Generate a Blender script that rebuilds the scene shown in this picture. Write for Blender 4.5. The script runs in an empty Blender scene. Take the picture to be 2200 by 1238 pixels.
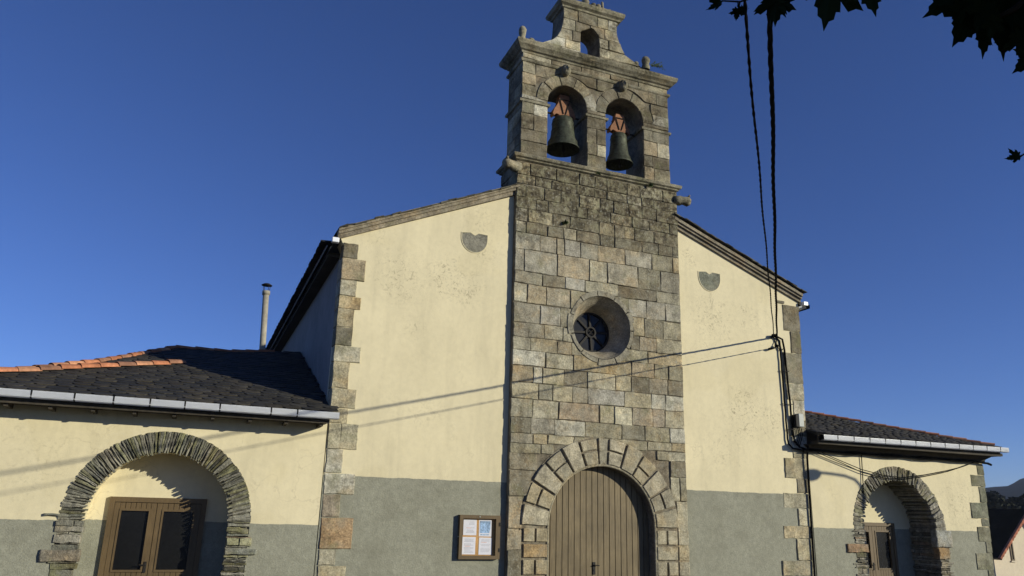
import bpy, bmesh, math, random
from mathutils import Vector, Matrix
import numpy as np
R = math.radians
rnd = random.Random(7)
S = bpy.context.scene
COL = S.collection

# ------------------------------------------------------------------ camera
cam_d = bpy.data.cameras.new('camera'); cam = bpy.data.objects.new('camera', cam_d); COL.objects.link(cam)
CAM = Vector((-8.0197, -14.7288, 1.6001))
def cam_basis(yaw, pitch, roll):
    f = Vector((math.sin(yaw) * math.cos(pitch), math.cos(yaw) * math.cos(pitch), math.sin(pitch)))
    r = Vector((math.cos(yaw), -math.sin(yaw), 0)); u = r.cross(f)
    return math.cos(roll) * r + math.sin(roll) * u, -math.sin(roll) * r + math.cos(roll) * u, f
CR, CU, CF = cam_basis(.3792, .2815, .0277)
cam.matrix_world = Matrix(((CR.x, CU.x, -CF.x, CAM.x), (CR.y, CU.y, -CF.y, CAM.y), (CR.z, CU.z, -CF.z, CAM.z), (0, 0, 0, 1)))
cam_d.sensor_width = 36; cam_d.lens = 1652.3 * 36 / 2200
cam_d.clip_start = .05; cam_d.clip_end = 5000
S.camera = cam
def at(px, py, dist):                        # a point at a distance from the viewpoint
    d = CF + CR * ((px - 1100) / 1652.3) - CU * ((py - 619) / 1652.3)
    return CAM + d.normalized() * dist

# ------------------------------------------------------------------ sky, sun, exposure
SUN = Vector((1.05, -1, .40)).normalized()
el = math.asin(SUN.z); az = math.atan2(SUN.x, SUN.y)
W = bpy.data.worlds.new('World'); S.world = W; W.use_nodes = True
nt = W.node_tree; bg = nt.nodes['Background']
sky = nt.nodes.new('ShaderNodeTexSky'); sky.sky_type = 'NISHITA'; sky.sun_disc = False
sky.sun_elevation = el; sky.sun_rotation = az
sky.air_density = .85; sky.dust_density = .05; sky.ozone_density = 3.5; sky.altitude = 900
tint = nt.nodes.new('ShaderNodeMix'); tint.data_type = 'RGBA'; tint.blend_type = 'MULTIPLY'; tint.inputs[0].default_value = 1
tint.inputs[7].default_value = (.80, .96, 1.50, 1)
nt.links.new(sky.outputs[0], tint.inputs[6]); nt.links.new(tint.outputs[2], bg.inputs[0]); bg.inputs[1].default_value = .075
sl = bpy.data.lights.new('sun', 'SUN'); so = bpy.data.objects.new('sun', sl); COL.objects.link(so)
sl.energy = 4.8; sl.angle = R(.53); sl.color = (1, .945, .77)
so.rotation_euler = SUN.to_track_quat('Z', 'Y').to_euler(); so.location = (20, -20, 20)
S.view_settings.view_transform = 'Standard'; S.view_settings.look = 'None'
S.view_settings.exposure = 0; S.view_settings.gamma = 1
S.render.engine = 'CYCLES'; S.cycles.max_bounces = 8

# ------------------------------------------------------------------ helpers
def tag(o, label=None, cat=None, group=None, kind=None):
    for k, v in (('label', label), ('category', cat), ('group', group), ('kind', kind)):
        if v: o[k] = v
    return o
def link(name, bm, mat, parent=None, smooth=False):
    me = bpy.data.meshes.new(name)
    bmesh.ops.recalc_face_normals(bm, faces=bm.faces[:])
    bm.to_mesh(me); bm.free()
    for m in (mat if isinstance(mat, (list, tuple)) else [mat]): me.materials.append(m)
    if smooth:
        for p in me.polygons: p.use_smooth = True
    o = bpy.data.objects.new(name, me); COL.objects.link(o)
    if parent: o.parent = parent
    return o
def link_split(name, bm, mat, parent=None, smooth=False):
    bm.verts.ensure_lookup_table(); seen = set(); isl = []
    for v in bm.verts:
        if v in seen: continue
        st = [v]; seen.add(v); g = []
        while st:
            q = st.pop(); g.append(q)
            for e in q.link_edges:
                o = e.other_vert(q)
                if o not in seen: seen.add(o); st.append(o)
        isl.append(g)
    out = []
    for g in isl:
        b2 = NB(); mp = {v: b2.verts.new(v.co) for v in g}
        for f in {f for v in g for f in v.link_faces}: b2.faces.new([mp[v] for v in f.verts])
        out.append(link(name, b2, mat, parent, smooth))
    bm.free(); return out
def empty(name, label, cat, loc=(0, 0, 0), group=None):
    o = bpy.data.objects.new(name, None); COL.objects.link(o); o.location = loc
    o.empty_display_size = .2
    return tag(o, label, cat, group)
def NB(): 
    bm = bmesh.new(); bm.loops.layers.float_color.new('tone'); return bm
def vary(c, a, b):
    k = rnd.uniform(a, b); return tuple(v * k for v in c)
def tone(bm, faces, c):
    l = bm.loops.layers.float_color.get('tone')
    if l is None: return
    for f in faces:
        for lp in f.loops: lp[l] = (c[0], c[1], c[2], 1)
def box(bm, x0, x1, y0, y1, z0, z1, c=None, jit=0, rot=None, bevel=0):
    vs = [Vector((x, y, z)) for x in (x0, x1) for y in (y0, y1) for z in (z0, z1)]
    if jit: vs = [v + Vector((rnd.uniform(-jit, jit), rnd.uniform(-jit, jit), rnd.uniform(-jit, jit))) for v in vs]
    if rot is not None:
        cc = Vector(((x0 + x1) / 2, (y0 + y1) / 2, (z0 + z1) / 2)); vs = [cc + rot @ (v - cc) for v in vs]
    bv = [bm.verts.new(v) for v in vs]
    idx = [(0, 1, 3, 2), (4, 6, 7, 5), (0, 4, 5, 1), (2, 3, 7, 6), (0, 2, 6, 4), (1, 5, 7, 3)]
    fs = [bm.faces.new([bv[i] for i in q]) for q in idx]
    if c is not None: tone(bm, fs, c)
    if bevel:
        es = list({e for f in fs for e in f.edges})
        r = bmesh.ops.bevel(bm, geom=es, offset=bevel, segments=1, affect='EDGES', clamp_overlap=True)
        if c is not None: tone(bm, r['faces'], c)
    return fs
def tube(bm, pts, rad, n=8, cap=True, c=None):
    pts = [Vector(p) for p in pts]; rs = rad if isinstance(rad, (list, tuple)) else [rad] * len(pts)
    rings = []; prev = None
    for i, p in enumerate(pts):
        d = (pts[min(i + 1, len(pts) - 1)] - pts[max(i - 1, 0)]).normalized()
        a = Vector((0, 0, 1)) if abs(d.z) < .9 else Vector((1, 0, 0))
        u = d.cross(a).normalized() if prev is None else (prev - d * prev.dot(d)).normalized()
        prev = u; v = d.cross(u)
        rings.append([bm.verts.new(p + (u * math.cos(2 * math.pi * k / n) + v * math.sin(2 * math.pi * k / n)) * rs[i]) for k in range(n)])
    fs = []
    for a, b in zip(rings, rings[1:]):
        for k in range(n): fs.append(bm.faces.new([a[k], a[(k + 1) % n], b[(k + 1) % n], b[k]]))
    if cap: fs.append(bm.faces.new(rings[0])); fs.append(bm.faces.new(rings[-1]))
    if c is not None: tone(bm, fs, c)
    return fs
def lathe(bm, prof, cx, cy, n=32, zc=0):      # prof: (radius, z)
    rings = [[bm.verts.new((cx + r * math.cos(2 * math.pi * k / n), cy + r * math.sin(2 * math.pi * k / n), zc + z)) for k in range(n)] for r, z in prof]
    for a, b in zip(rings, rings[1:]):
        for k in range(n): bm.faces.new([a[k], a[(k + 1) % n], b[(k + 1) % n], b[k]])
    return rings
def prism(bm, poly, y0, y1, c=None):          # polygon in x,z swept along y
    a = [bm.verts.new((x, y0, z)) for x, z in poly]; b = [bm.verts.new((x, y1, z)) for x, z in poly]
    fs = [bm.faces.new(a), bm.faces.new(b[::-1])]
    n = len(poly)
    for i in range(n): fs.append(bm.faces.new([a[i], b[i], b[(i + 1) % n], a[(i + 1) % n]]))
    if c is not None: tone(bm, fs, c)
    return fs
def inpoly(x, y, P):
    c = False
    for i in range(len(P)):
        a, b_ = P[i], P[i - 1]
        if (a[1] > y) != (b_[1] > y) and x < (b_[0] - a[0]) * (y - a[1]) / (b_[1] - a[1]) + a[0]: c = not c
    return c
def slab(bm, outer, holes, y0, y1, c=None):   # wall with openings
    fs = []; loops = []
    for y in (y0, y1):
        es = []; ll = []
        for lp in [outer] + holes:
            vs = [bm.verts.new((x, y, z)) for x, z in lp]; ll.append(vs)
            es += [bm.edges.new((vs[i], vs[(i + 1) % len(vs)])) for i in range(len(vs))]
        r = bmesh.ops.triangle_fill(bm, edges=es, use_beauty=False)
        for g in [g for g in r['geom'] if isinstance(g, bmesh.types.BMFace)]:
            m_ = g.calc_center_median()
            if any(inpoly(m_.x, m_.z, h) for h in holes): bmesh.ops.delete(bm, geom=[g], context='FACES_ONLY')
            else: fs.append(g)
        loops.append(ll)
    for la, lb in zip(*loops):
        n = len(la)
        for i in range(n): fs.append(bm.faces.new([la[i], lb[i], lb[(i + 1) % n], la[(i + 1) % n]]))
    if c is not None: tone(bm, fs, c)
    return fs
def arch_loop(cx, r, zs, z0, n=28):
    return [(cx - r, z0)] + [(cx + r * math.cos(math.pi - math.pi * i / n), zs + r * math.sin(math.pi * i / n)) for i in range(n + 1)] + [(cx + r, z0)]
def circ_loop(cx, cz, r, n=40): return [(cx + r * math.cos(2 * math.pi * i / n), cz + r * math.sin(2 * math.pi * i / n)) for i in range(n)]
def loft(bm, levels, x0, x1, y0, y1, c=None): # stacked rectangles, (z, projection)
    rings = [[bm.verts.new(p) for p in ((x0 - q, y0 - q, z), (x1 + q, y0 - q, z), (x1 + q, y1 + q, z), (x0 - q, y1 + q, z))] for z, q in levels]
    fs = [bm.faces.new(rings[0]), bm.faces.new(rings[-1])]
    for a, b in zip(rings, rings[1:]):
        for k in range(4): fs.append(bm.faces.new([a[k], a[(k + 1) % 4], b[(k + 1) % 4], b[k]]))
    if c is not None: tone(bm, fs, c)
    return fs
def roughen(bm, amp, sc=3.0, cuts=0):
    from mathutils import noise
    for v in bm.verts:
        n = noise.noise_vector(v.co * sc); v.co += n * amp

# ------------------------------------------------------------------ materials
def newmat(name):
    m = bpy.data.materials.new(name); m.use_nodes = True
    n = m.node_tree.nodes; l = m.node_tree.links; b = n['Principled BSDF']
    b.inputs['Specular IOR Level'].default_value = .25
    return m, n, l, b
def pos_node(n): return n.new('ShaderNodeNewGeometry').outputs['Position']
def noise_(n, l, src, scale, detail=6, rough=.6, sx=None):
    if sx:
        mp = n.new('ShaderNodeMapping'); mp.inputs['Scale'].default_value = sx; l.new(src, mp.inputs[0]); src = mp.outputs[0]
    t = n.new('ShaderNodeTexNoise'); t.inputs['Scale'].default_value = scale; t.inputs['Detail'].default_value = detail; t.inputs['Roughness'].default_value = rough
    l.new(src, t.inputs['Vector']); return t.outputs['Fac']
def ramp(n, l, src, stops):
    r = n.new('ShaderNodeValToRGB'); e = r.color_ramp.elements
    while len(e) < len(stops): e.new(.5)
    for q, (p, c) in zip(e, stops):
        q.position = p; q.color = (c, c, c, 1) if isinstance(c, (int, float)) else (*c, 1)
    l.new(src, r.inputs[0]); return r.outputs[0]
def mix(n, l, fac, a, b, mode='MIX'):
    m = n.new('ShaderNodeMix'); m.data_type = 'RGBA'; m.blend_type = mode
    for s, v in ((m.inputs[0], fac), (m.inputs[6], a), (m.inputs[7], b)):
        if hasattr(v, 'links'): l.new(v, s)
        elif isinstance(v, (int, float)): s.default_value = v if s.type == 'VALUE' else (v, v, v, 1)
        else: s.default_value = (*v, 1)
    return m.outputs[2]
def bump(n, l, h, b, strength=.5, dist=.02, prev=None):
    k = n.new('ShaderNodeBump'); k.inputs['Strength'].default_value = strength; k.inputs['Distance'].default_value = dist
    l.new(h, k.inputs['Height'])
    if prev is not None: l.new(prev, k.inputs['Normal'])
    l.new(k.outputs[0], b.inputs['Normal']); return k.outputs[0]
def math_(n, l, op, a, b=0, c=None):
    m = n.new('ShaderNodeMath'); m.operation = op
    for s, v in zip(m.inputs, (a, b) if c is None else (a, b, c)):
        if hasattr(v, 'links'): l.new(v, s)
        else: s.default_value = v
    return m.outputs[0]

def stone_mat(name, use_tone=True, base=(.30, .27, .205), dirt=(.055, .05, .035), lich=(.16, .16, .075), dirt_amt=.5, rough_scale=1.0, bump_s=.7, top=None):
    m, n, l, b = newmat(name); P = pos_node(n)
    if use_tone:
        a = n.new('ShaderNodeAttribute'); a.attribute_name = 'tone'; col = a.outputs['Color']
    else:
        rgb = n.new('ShaderNodeRGB'); rgb.outputs[0].default_value = (*base, 1); col = rgb.outputs[0]
    f1 = noise_(n, l, P, 5 * rough_scale, 8, .65); f2 = noise_(n, l, P, 30 * rough_scale, 6, .7); f3 = noise_(n, l, P, 1.3, 5, .6); f4 = noise_(n, l, P, 11 * rough_scale, 6, .7)
    c1 = mix(n, l, 1, col, ramp(n, l, f1, [(.30, .55), (.5, 1.0), (.70, 1.38)]), 'MULTIPLY')
    c2 = mix(n, l, 1, c1, ramp(n, l, f2, [(.34, .60), (.52, 1.0), (.66, 1.34)]), 'MULTIPLY')
    wv = noise_(n, l, P, 3.2, 3, .5, (1, 1, 2.6)); vein = ramp(n, l, math_(n, l, 'ABSOLUTE', math_(n, l, 'SUBTRACT', wv, .5)), [(.0, .62), (.018, 1.0)])
    c2 = mix(n, l, .6, c2, mix(n, l, 1, c2, vein, 'MULTIPLY'))
    ir = noise_(n, l, P, 1.9, 5, .6)
    c2 = mix(n, l, math_(n, l, 'MULTIPLY', ramp(n, l, ir, [(.50, 0.0), (.66, 1.0)]), .65), c2, mix(n, l, 1, c2, (1.08, .92, .72), 'MULTIPLY'))
    gy = noise_(n, l, P, 2.7, 6, .65, (1, 1, 1.3))
    c2 = mix(n, l, math_(n, l, 'MULTIPLY', ramp(n, l, gy, [(.46, 0.0), (.62, 1.0)]), .5), c2, mix(n, l, .6, c2, (.37, .35, .27)))
    run = noise_(n, l, P, 1.0, 6, .65, (3.0, 3.0, .5)); c2 = mix(n, l, 1, c2, ramp(n, l, run, [(.36, 1.08), (.52, .98), (.68, .70)]), 'MULTIPLY')
    fd = math_(n, l, 'MULTIPLY', ramp(n, l, f3, [(.42, 0.0), (.62, 1.0)]), dirt_amt)
    fd2 = math_(n, l, 'MULTIPLY', fd, ramp(n, l, f4, [(.36, .25), (.6, 1.0)]))
    c3 = mix(n, l, fd2, c2, dirt)
    f5 = noise_(n, l, P, 2.3, 7, .65)
    c4 = mix(n, l, math_(n, l, 'MULTIPLY', ramp(n, l, f5, [(.55, 0.0), (.68, 1.0)]), .45), c3, lich)
    if top:                                  # weathered zone: growth with its own outline high up
        sx = n.new('ShaderNodeSeparateXYZ'); l.new(P, sx.inputs[0])
        zz = math_(n, l, 'ADD', sx.outputs[2], math_(n, l, 'MULTIPLY', f3, 1.8))
        fz = ramp(n, l, math_(n, l, 'MULTIPLY', math_(n, l, 'SUBTRACT', zz, top[0]), 1 / (top[1] - top[0])), [(0, 0.0), (1, 1.0)])
        ft = math_(n, l, 'MULTIPLY', fz, ramp(n, l, f4, [(.34, .15), (.56, .92)]))
        c4 = mix(n, l, ft, c4, ramp(n, l, f1, [(.41, (.030, .024, .014)), (.5, (.095, .08, .045)), (.60, (.20, .19, .115))]))
        spot = noise_(n, l, P, 17, 4, .5)
        c4 = mix(n, l, math_(n, l, 'MULTIPLY', ramp(n, l, spot, [(.58, 0.0), (.66, 1.0)]), .55), c4, (.33, .325, .26))
        sp2 = noise_(n, l, P, 9, 6, .7)
        c4 = mix(n, l, math_(n, l, 'MULTIPLY', fz, ramp(n, l, sp2, [(.52, 0.0), (.60, .85)])), c4, (.035, .028, .017))
    l.new(c4, b.inputs['Base Color']); b.inputs['Roughness'].default_value = .95
    k = bump(n, l, f4, b, bump_s, .03); bump(n, l, f2, b, .6, .008, k)
    return m

M_stone = stone_mat('ashlar_stone', top=(8.1, 9.2), bump_s=.8)
M_belf = stone_mat('belfry_stone', dirt=(.06, .048, .028), dirt_amt=1.0, bump_s=1.0, lich=(.17, .17, .085))
M_mortar = stone_mat('mortar', False, (.20, .17, .12), dirt_amt=.7)
M_quoin = stone_mat('quoin_stone', dirt_amt=.35)
M_mould = stone_mat('carved_stone', False, (.27, .245, .17), dirt=(.045, .042, .025), dirt_amt=.95)
M_verge = stone_mat('verge_stone', False, (.27, .23, .165), dirt_amt=.4)
M_slatestone = stone_mat('schist_stone', dirt=(.03, .03, .022), lich=(.20, .20, .06), dirt_amt=.35, rough_scale=1.6, bump_s=1.0)
M_portal = stone_mat('portal_stone', dirt_amt=.3, lich=(.22, .20, .14))

def plaster_mat(name, dado_z, cream=(.67, .595, .39), grey=(.272, .270, .208), patches=()):
    m, n, l, b = newmat(name); P = pos_node(n)
    f1 = noise_(n, l, P, .9, 5, .6); f2 = noise_(n, l, P, 9, 7, .65); f3 = noise_(n, l, P, 42, 5, .7)
    cr = mix(n, l, 1, cream, ramp(n, l, f1, [(.3, .93), (.7, 1.06)]), 'MULTIPLY')
    cr = mix(n, l, 1, cr, ramp(n, l, f2, [(.3, .95), (.7, 1.04)]), 'MULTIPLY')
    st = noise_(n, l, P, 1.0, 6, .65, (3.2, 3.2, .45))
    cr = mix(n, l, math_(n, l, 'MULTIPLY', ramp(n, l, st, [(.5, 0.0), (.75, 1.0)]), .42), cr, (.46, .41, .27))
    vo = n.new('ShaderNodeTexVoronoi'); vo.feature = 'DISTANCE_TO_EDGE'; vo.inputs['Scale'].default_value = .75
    wp_ = n.new('ShaderNodeVectorMath'); wp_.operation = 'ADD'; l.new(P, wp_.inputs[0]); nz = n.new('ShaderNodeTexNoise'); nz.inputs['Scale'].default_value = 2.5; nz.inputs['Detail'].default_value = 5; l.new(P, nz.inputs['Vector']); l.new(nz.outputs['Color'], wp_.inputs[1]); l.new(wp_.outputs[0], vo.inputs['Vector'])
    crk = math_(n, l, 'MULTIPLY', ramp(n, l, vo.outputs['Distance'], [(.0, 1.0), (.010, 0.0)]), ramp(n, l, f1, [(.48, 0.0), (.62, .35)]))
    cr = mix(n, l, crk, cr, (.34, .29, .19))
    rp = ramp(n, l, noise_(n, l, P, .55, 3, .4), [(.57, 0.0), (.60, .5)])
    cr = mix(n, l, rp, cr, mix(n, l, 1, cr, (.95, .94, .90), 'MULTIPLY'))
    sx = n.new('ShaderNodeSeparateXYZ'); l.new(P, sx.inputs[0])
    # mould specks gathered in patches
    tx = n.new('ShaderNodeTexNoise'); tx.inputs['Scale'].default_value = 9; tx.inputs['Detail'].default_value = 10; tx.inputs['Roughness'].default_value = .78; tx.inputs['Distortion'].default_value = 1.6; l.new(P, tx.inputs['Vector'])
    spk = ramp(n, l, tx.outputs['Fac'], [(.525, 0.0), (.62, .75)])
    tot = None
    for (px, pz, pr, ps) in patches:
        v = n.new('ShaderNodeVectorMath'); v.operation = 'DISTANCE'; l.new(P, v.inputs[0]); v.inputs[1].default_value = (px, .13, pz)
        dd = math_(n, l, 'ADD', v.outputs['Value'], math_(n, l, 'MULTIPLY', math_(n, l, 'SUBTRACT', f2, .5), pr * 1.2))
        k = math_(n, l, 'MULTIPLY', ramp(n, l, math_(n, l, 'DIVIDE', dd, pr), [(.35, 1.0), (1.0, 0.0)]), ps)
        tot = k if tot is None else math_(n, l, 'MAXIMUM', tot, k)
    if tot is not None:
        cr = mix(n, l, math_(n, l, 'MULTIPLY', tot, spk), cr, (.15, .125, .08))
    fe = ramp(n, l, noise_(n, l, P, 22, 6, .7), [(.66, 0.0), (.72, 1.0)])
    fe = math_(n, l, 'MULTIPLY', fe, ramp(n, l, f1, [(.5, 0.0), (.65, .5)]))
    cr = mix(n, l, fe, cr, (.30, .25, .16))
    gr = mix(n, l, 1, grey, ramp(n, l, f2, [(.3, .86), (.7, 1.14)]), 'MULTIPLY')
    gr = mix(n, l, 1, gr, ramp(n, l, f3, [(.3, .84), (.7, 1.16)]), 'MULTIPLY')
    gr = mix(n, l, math_(n, l, 'MULTIPLY', ramp(n, l, noise_(n, l, P, 1.6, 6, .6), [(.45, 0.0), (.75, 1.0)]), .5), gr, (.17, .165, .12))
    zz = math_(n, l, 'ADD', sx.outputs[2], math_(n, l, 'MULTIPLY', math_(n, l, 'SUBTRACT', noise_(n, l, P, 4, 6, .6), .5), .055))
    fac = ramp(n, l, math_(n, l, 'MULTIPLY_ADD', math_(n, l, 'SUBTRACT', zz, dado_z), 60, .5), [(.45, 0.0), (.55, 1.0)])
    l.new(mix(n, l, fac, gr, cr), b.inputs['Base Color']); b.inputs['Roughness'].default_value = .92
    h = math_(n, l, 'MULTIPLY', f3, mix(n, l, fac, 1.0, .12)); k = bump(n, l, h, b, .75, .014)
    bump(n, l, f2, b, .10, .02, k)
    return m
M_pl_nave = plaster_mat('nave_render', 2.14, patches=[(-3.55, 6.25, .55, 1), (-3.1, 6.05, .5, .9), (-4.6, 6.15, .7, .7), (-2.9, 7.7, .5, .55), (-2.75, 6.95, .45, .5), (-4.2, 5.1, .3, .6), (-3.9, 3.4, .5, .35), (-5.1, 6.9, .5, .35), (3.9, 3.95, .8, .95), (3.1, 6.2, .8, .7), (4.1, 6.3, .5, .6), (2.8, 5.3, .5, .45), (4.6, 3.8, .5, .9), (2.5, 7.6, .3, .9), (3.3, 3.1, .7, .4)])
M_pl_left = plaster_mat('left_render', 1.255, patches=[(-10.4, 2.1, .7, .35), (-11, 2.7, .6, .3)])
M_pl_right = plaster_mat('right_render', 1.40, patches=[(10.6, 2.1, .8, .7), (11.0, 1.8, .5, .6)])
def plain(name, col, rough=.7, bs=.3, sc=20, var=.18, metal=0, spec=.3, sx=None):
    m, n, l, b = newmat(name); P = pos_node(n)
    f = noise_(n, l, P, sc, 6, .65, sx); g = noise_(n, l, P, sc * .13, 4, .6)
    c = mix(n, l, 1, col, ramp(n, l, f, [(.3, 1 - var), (.7, 1 + var)]), 'MULTIPLY')
    c = mix(n, l, 1, c, ramp(n, l, g, [(.3, 1 - var), (.7, 1 + var)]), 'MULTIPLY')
    l.new(c, b.inputs['Base Color']); b.inputs['Roughness'].default_value = rough; b.inputs['Metallic'].default_value = metal
    b.inputs['Specular IOR Level'].default_value = spec
    if bs: bump(n, l, f, b, bs, .006)
    return m
M_side = plain('shaded_side_render', (.23, .225, .21), .9, .3, 5, .12, sx=(3, 1, .6))  # grey render, darkened so its colour carries the shade of the side walls
def toned(name, rough=.8, var=.25, sc=14, bs=.5, spec=.3):
    m, n, l, b = newmat(name); P = pos_node(n)
    a = n.new('ShaderNodeAttribute'); a.attribute_name = 'tone'
    f = noise_(n, l, P, sc, 7, .65); g = noise_(n, l, P, sc * .2, 4, .6)
    c = mix(n, l, 1, a.outputs['Color'], ramp(n, l, f, [(.3, 1 - var), (.7, 1 + var)]), 'MULTIPLY')
    c = mix(n, l, 1, c, ramp(n, l, g, [(.3, 1 - var), (.7, 1 + var)]), 'MULTIPLY')
    l.new(c, b.inputs['Base Color']); b.inputs['Roughness'].default_value = rough; b.inputs['Specular IOR Level'].default_value = spec
    bump(n, l, f, b, bs, .008); return m
M_slate = toned('roof_slate', .75, .3, 18, .6, .25)
M_tile = toned('clay_tile', .85, .25, 16, .5)
M_white = plain('white_gutter', (.84, .86, .88), .35, 0, 6, .03)
M_soffit = plain('dark_timber', (.05, .042, .03), .85, .3, 12, .3)
M_wood = plain('brown_door_wood', (.160, .122, .064), .6, .35, 9, .26, sx=(6, 6, .35))
M_wooddk = plain('door_gap', (.02, .015, .01), .9, 0)
M_frame = plain('brown_frame_wood', (.115, .078, .036), .55, .25, 12, .18, sx=(5, 5, .6))
M_glass = plain('dark_glass', (.009, .009, .009), .22, 0, spec=.22)
M_black = plain('black_cable', (.004, .004, .004), .9, 0, spec=.05)
M_iron = plain('dark_iron', (.014, .012, .010), .7, .3, 30, .3)
M_flue = plain('galvanised_flue', (.34, .31, .24), .7, .2, 10, .2)
M_box = plain('grey_plastic', (.36, .38, .35), .5, .1, 10, .1)
M_yoke = plain('red_oak', (.235, .115, .062), .85, .5, 14, .25, sx=(1, 1, 3))
M_cork = plain('cork_board', (.45, .26, .10), .9, .4, 40, .2)
M_paper = plain('paper', (.62, .62, .66), .8, .02, 8, .04)
M_darkroof = plain('near_black_slates', (.010, .009, .007), 1.0, .8, 6, .5, spec=0)  # house slates taken down to near black, close to the trees beyond
M_ink = plain('grey_ink', (.42, .42, .45), .9, 0)
M_blue = plain('blue_print', (.22, .32, .46), .8, 0, 30, .5)
M_red = plain('red_ink', (.62, .42, .38), .9, 0)
def bronze():
    m, n, l, b = newmat('bell_bronze'); P = pos_node(n)
    f = noise_(n, l, P, 14, 7, .7); g = noise_(n, l, P, 3, 4, .6, (4, 4, 1))
    c = ramp(n, l, f, [(.35, (.034, .034, .024)), (.52, (.060, .066, .044)), (.66, (.075, .09, .06))])
    c = mix(n, l, 1, c, ramp(n, l, g, [(.3, .6), (.7, 1.3)]), 'MULTIPLY')
    l.new(c, b.inputs['Base Color']); b.inputs['Metallic'].default_value = .35; b.inputs['Roughness'].default_value = .6
    bump(n, l, f, b, .3, .006); return m
M_bronze = bronze()
M_bark = plain('bark', (.05, .04, .028), .95, .8, 14, .4)
def leafmat():
    m, n, l, b = newmat('shaded_maple_leaf'); P = pos_node(n)
    f = noise_(n, l, P, 7, 4, .6)
    l.new(ramp(n, l, f, [(.35, (.010, .020, .006)), (.65, (.018, .030, .009))]), b.inputs['Base Color'])  # near-black greens: the shade of the silhouetted leaves is in their colour
    b.inputs['Roughness'].default_value = .7; b.inputs['Specular IOR Level'].default_value = .1
    return m
M_leaf = leafmat()
M_weed = plain('weed_green', (.06, .085, .025), .8, 0, 20, .4)
def groundmat():
    m, n, l, b = newmat('plaza_ground'); P = pos_node(n)
    f = noise_(n, l, P, .5, 6, .6); g = noise_(n, l, P, 25, 6, .7)
    c = ramp(n, l, f, [(.35, (.07, .065, .052)), (.65, (.10, .092, .075))])
    c = mix(n, l, 1, c, ramp(n, l, g, [(.3, .75), (.7, 1.25)]), 'MULTIPLY')
    l.new(c, b.inputs['Base Color']); b.inputs['Roughness'].default_value = .95; bump(n, l, g, b, .5, .02); return m
M_ground = groundmat()
M_hill = plain('wooded_hill', (.028, .040, .024), .95, .6, .05, .5)
M_forest = plain('dark_foliage', (.014, .019, .009), .9, .3, .4, .4)
M_hwall = plain('house_render', (.60, .52, .38), .9, .3, 4, .08)
M_hsoff = plain('house_eaves', (.42, .24, .09), .8, .2, 4, .1)

# ------------------------------------------------------------------ stone block building
GREY = [(.42, .385, .275), (.47, .43, .30), (.38, .34, .23), (.33, .295, .195), (.50, .475, .375), (.44, .385, .25)]
OCHRE = [(.41, .345, .215), (.42, .34, .20), (.39, .32, .205)]
DARK = [(.21, .18, .12), (.25, .215, .145), (.185, .16, .105), (.22, .20, .14)]
def pick(dark=.2, och=.12):
    r = rnd.random()
    c = rnd.choice(DARK) if r < dark else rnd.choice(OCHRE) if r < dark + och else rnd.choice(GREY)
    k = rnd.uniform(.85, 1.12); return tuple(v * k for v in c)
def block(bm, poly, yb, yf, c, bev=.011, seg=.09, jit=.006, push=None, tilt=.004):
    pts = []
    n = len(poly)
    for i in range(n):
        a = poly[i]; b_ = poly[(i + 1) % n]; L = math.dist(a, b_); k = max(1, int(L / seg))
        for j in range(k):
            t = j / k; x = a[0] + (b_[0] - a[0]) * t; z = a[1] + (b_[1] - a[1]) * t
            if not (j == 0): x += rnd.uniform(-jit, jit); z += rnd.uniform(-jit, jit)
            else: x += rnd.uniform(-jit, jit) * .5; z += rnd.uniform(-jit, jit) * .5
            pts.append((x, z))
    if push: pts = [push(x, z) for x, z in pts]
    q = []
    for p in pts:
        if not q or math.dist(p, q[-1]) > .004: q.append(p)
    if len(q) > 1 and math.dist(q[0], q[-1]) < .004: q.pop()
    if len(q) < 3: return
    area = abs(sum(q[i][0] * q[(i + 1) % len(q)][1] - q[(i + 1) % len(q)][0] * q[i][1] for i in range(len(q)))) / 2
    if area < .002: return
    cx = sum(p[0] for p in q) / len(q); cz = sum(p[1] for p in q) / len(q)
    tx, tz = rnd.uniform(-tilt, tilt), rnd.uniform(-tilt, tilt)
    A = []; B = []; D = []
    for x, z in q:
        dx, dz = cx - x, cz - z; d = math.hypot(dx, dz) or 1; k = min(bev / d, .45)
        bk = rnd.uniform(.5, 1.5)
        A.append(bm.verts.new((x, yb, z))); B.append(bm.verts.new((x, yf + bev * .7, z)))
        D.append(bm.verts.new((x + dx * k * bk, yf + tx * (x - cx) * 8 + tz * (z - cz) * 8, z + dz * k * bk)))
    N = len(q); fs = []
    for i in range(N):
        j = (i + 1) % N
        fs.append(bm.faces.new([A[i], A[j], B[j], B[i]])); fs.append(bm.faces.new([B[i], B[j], D[j], D[i]]))
    fs.append(bm.faces.new(D)); tone(bm, fs, c)
def courses(bm, rows, xl, xr, yb, yf, push=None, skip=None, gap=.0075, dark=.2, och=.12, slope=0, over=None):
    # rows: (z0, z1, [breaks])
    for ri, (z0, z1, br) in enumerate(rows):
        xs = [xl] + sorted(br) + [xr]
        for i in range(len(xs) - 1):
            a, b_ = xs[i] + gap, xs[i + 1] - gap
            if b_ - a < .04: continue
            cx, cz = (a + b_) / 2, (z0 + z1) / 2
            if skip and skip(cx, cz): continue
            g = gap * rnd.uniform(.5, 1.2); h = lambda: rnd.uniform(-.013, .013)
            poly = [(a + h() * .6, z0 + g + h()), (b_ + h() * .6, z0 + g + h()), (b_ + h() * .6, z1 - g + h()), (a + h() * .6, z1 - g + h())]
            c = (over or {}).get((ri, i)) or pick(dark, och)
            block(bm, poly, yb, yf + rnd.uniform(-.008, .010), c, push=push)

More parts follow.
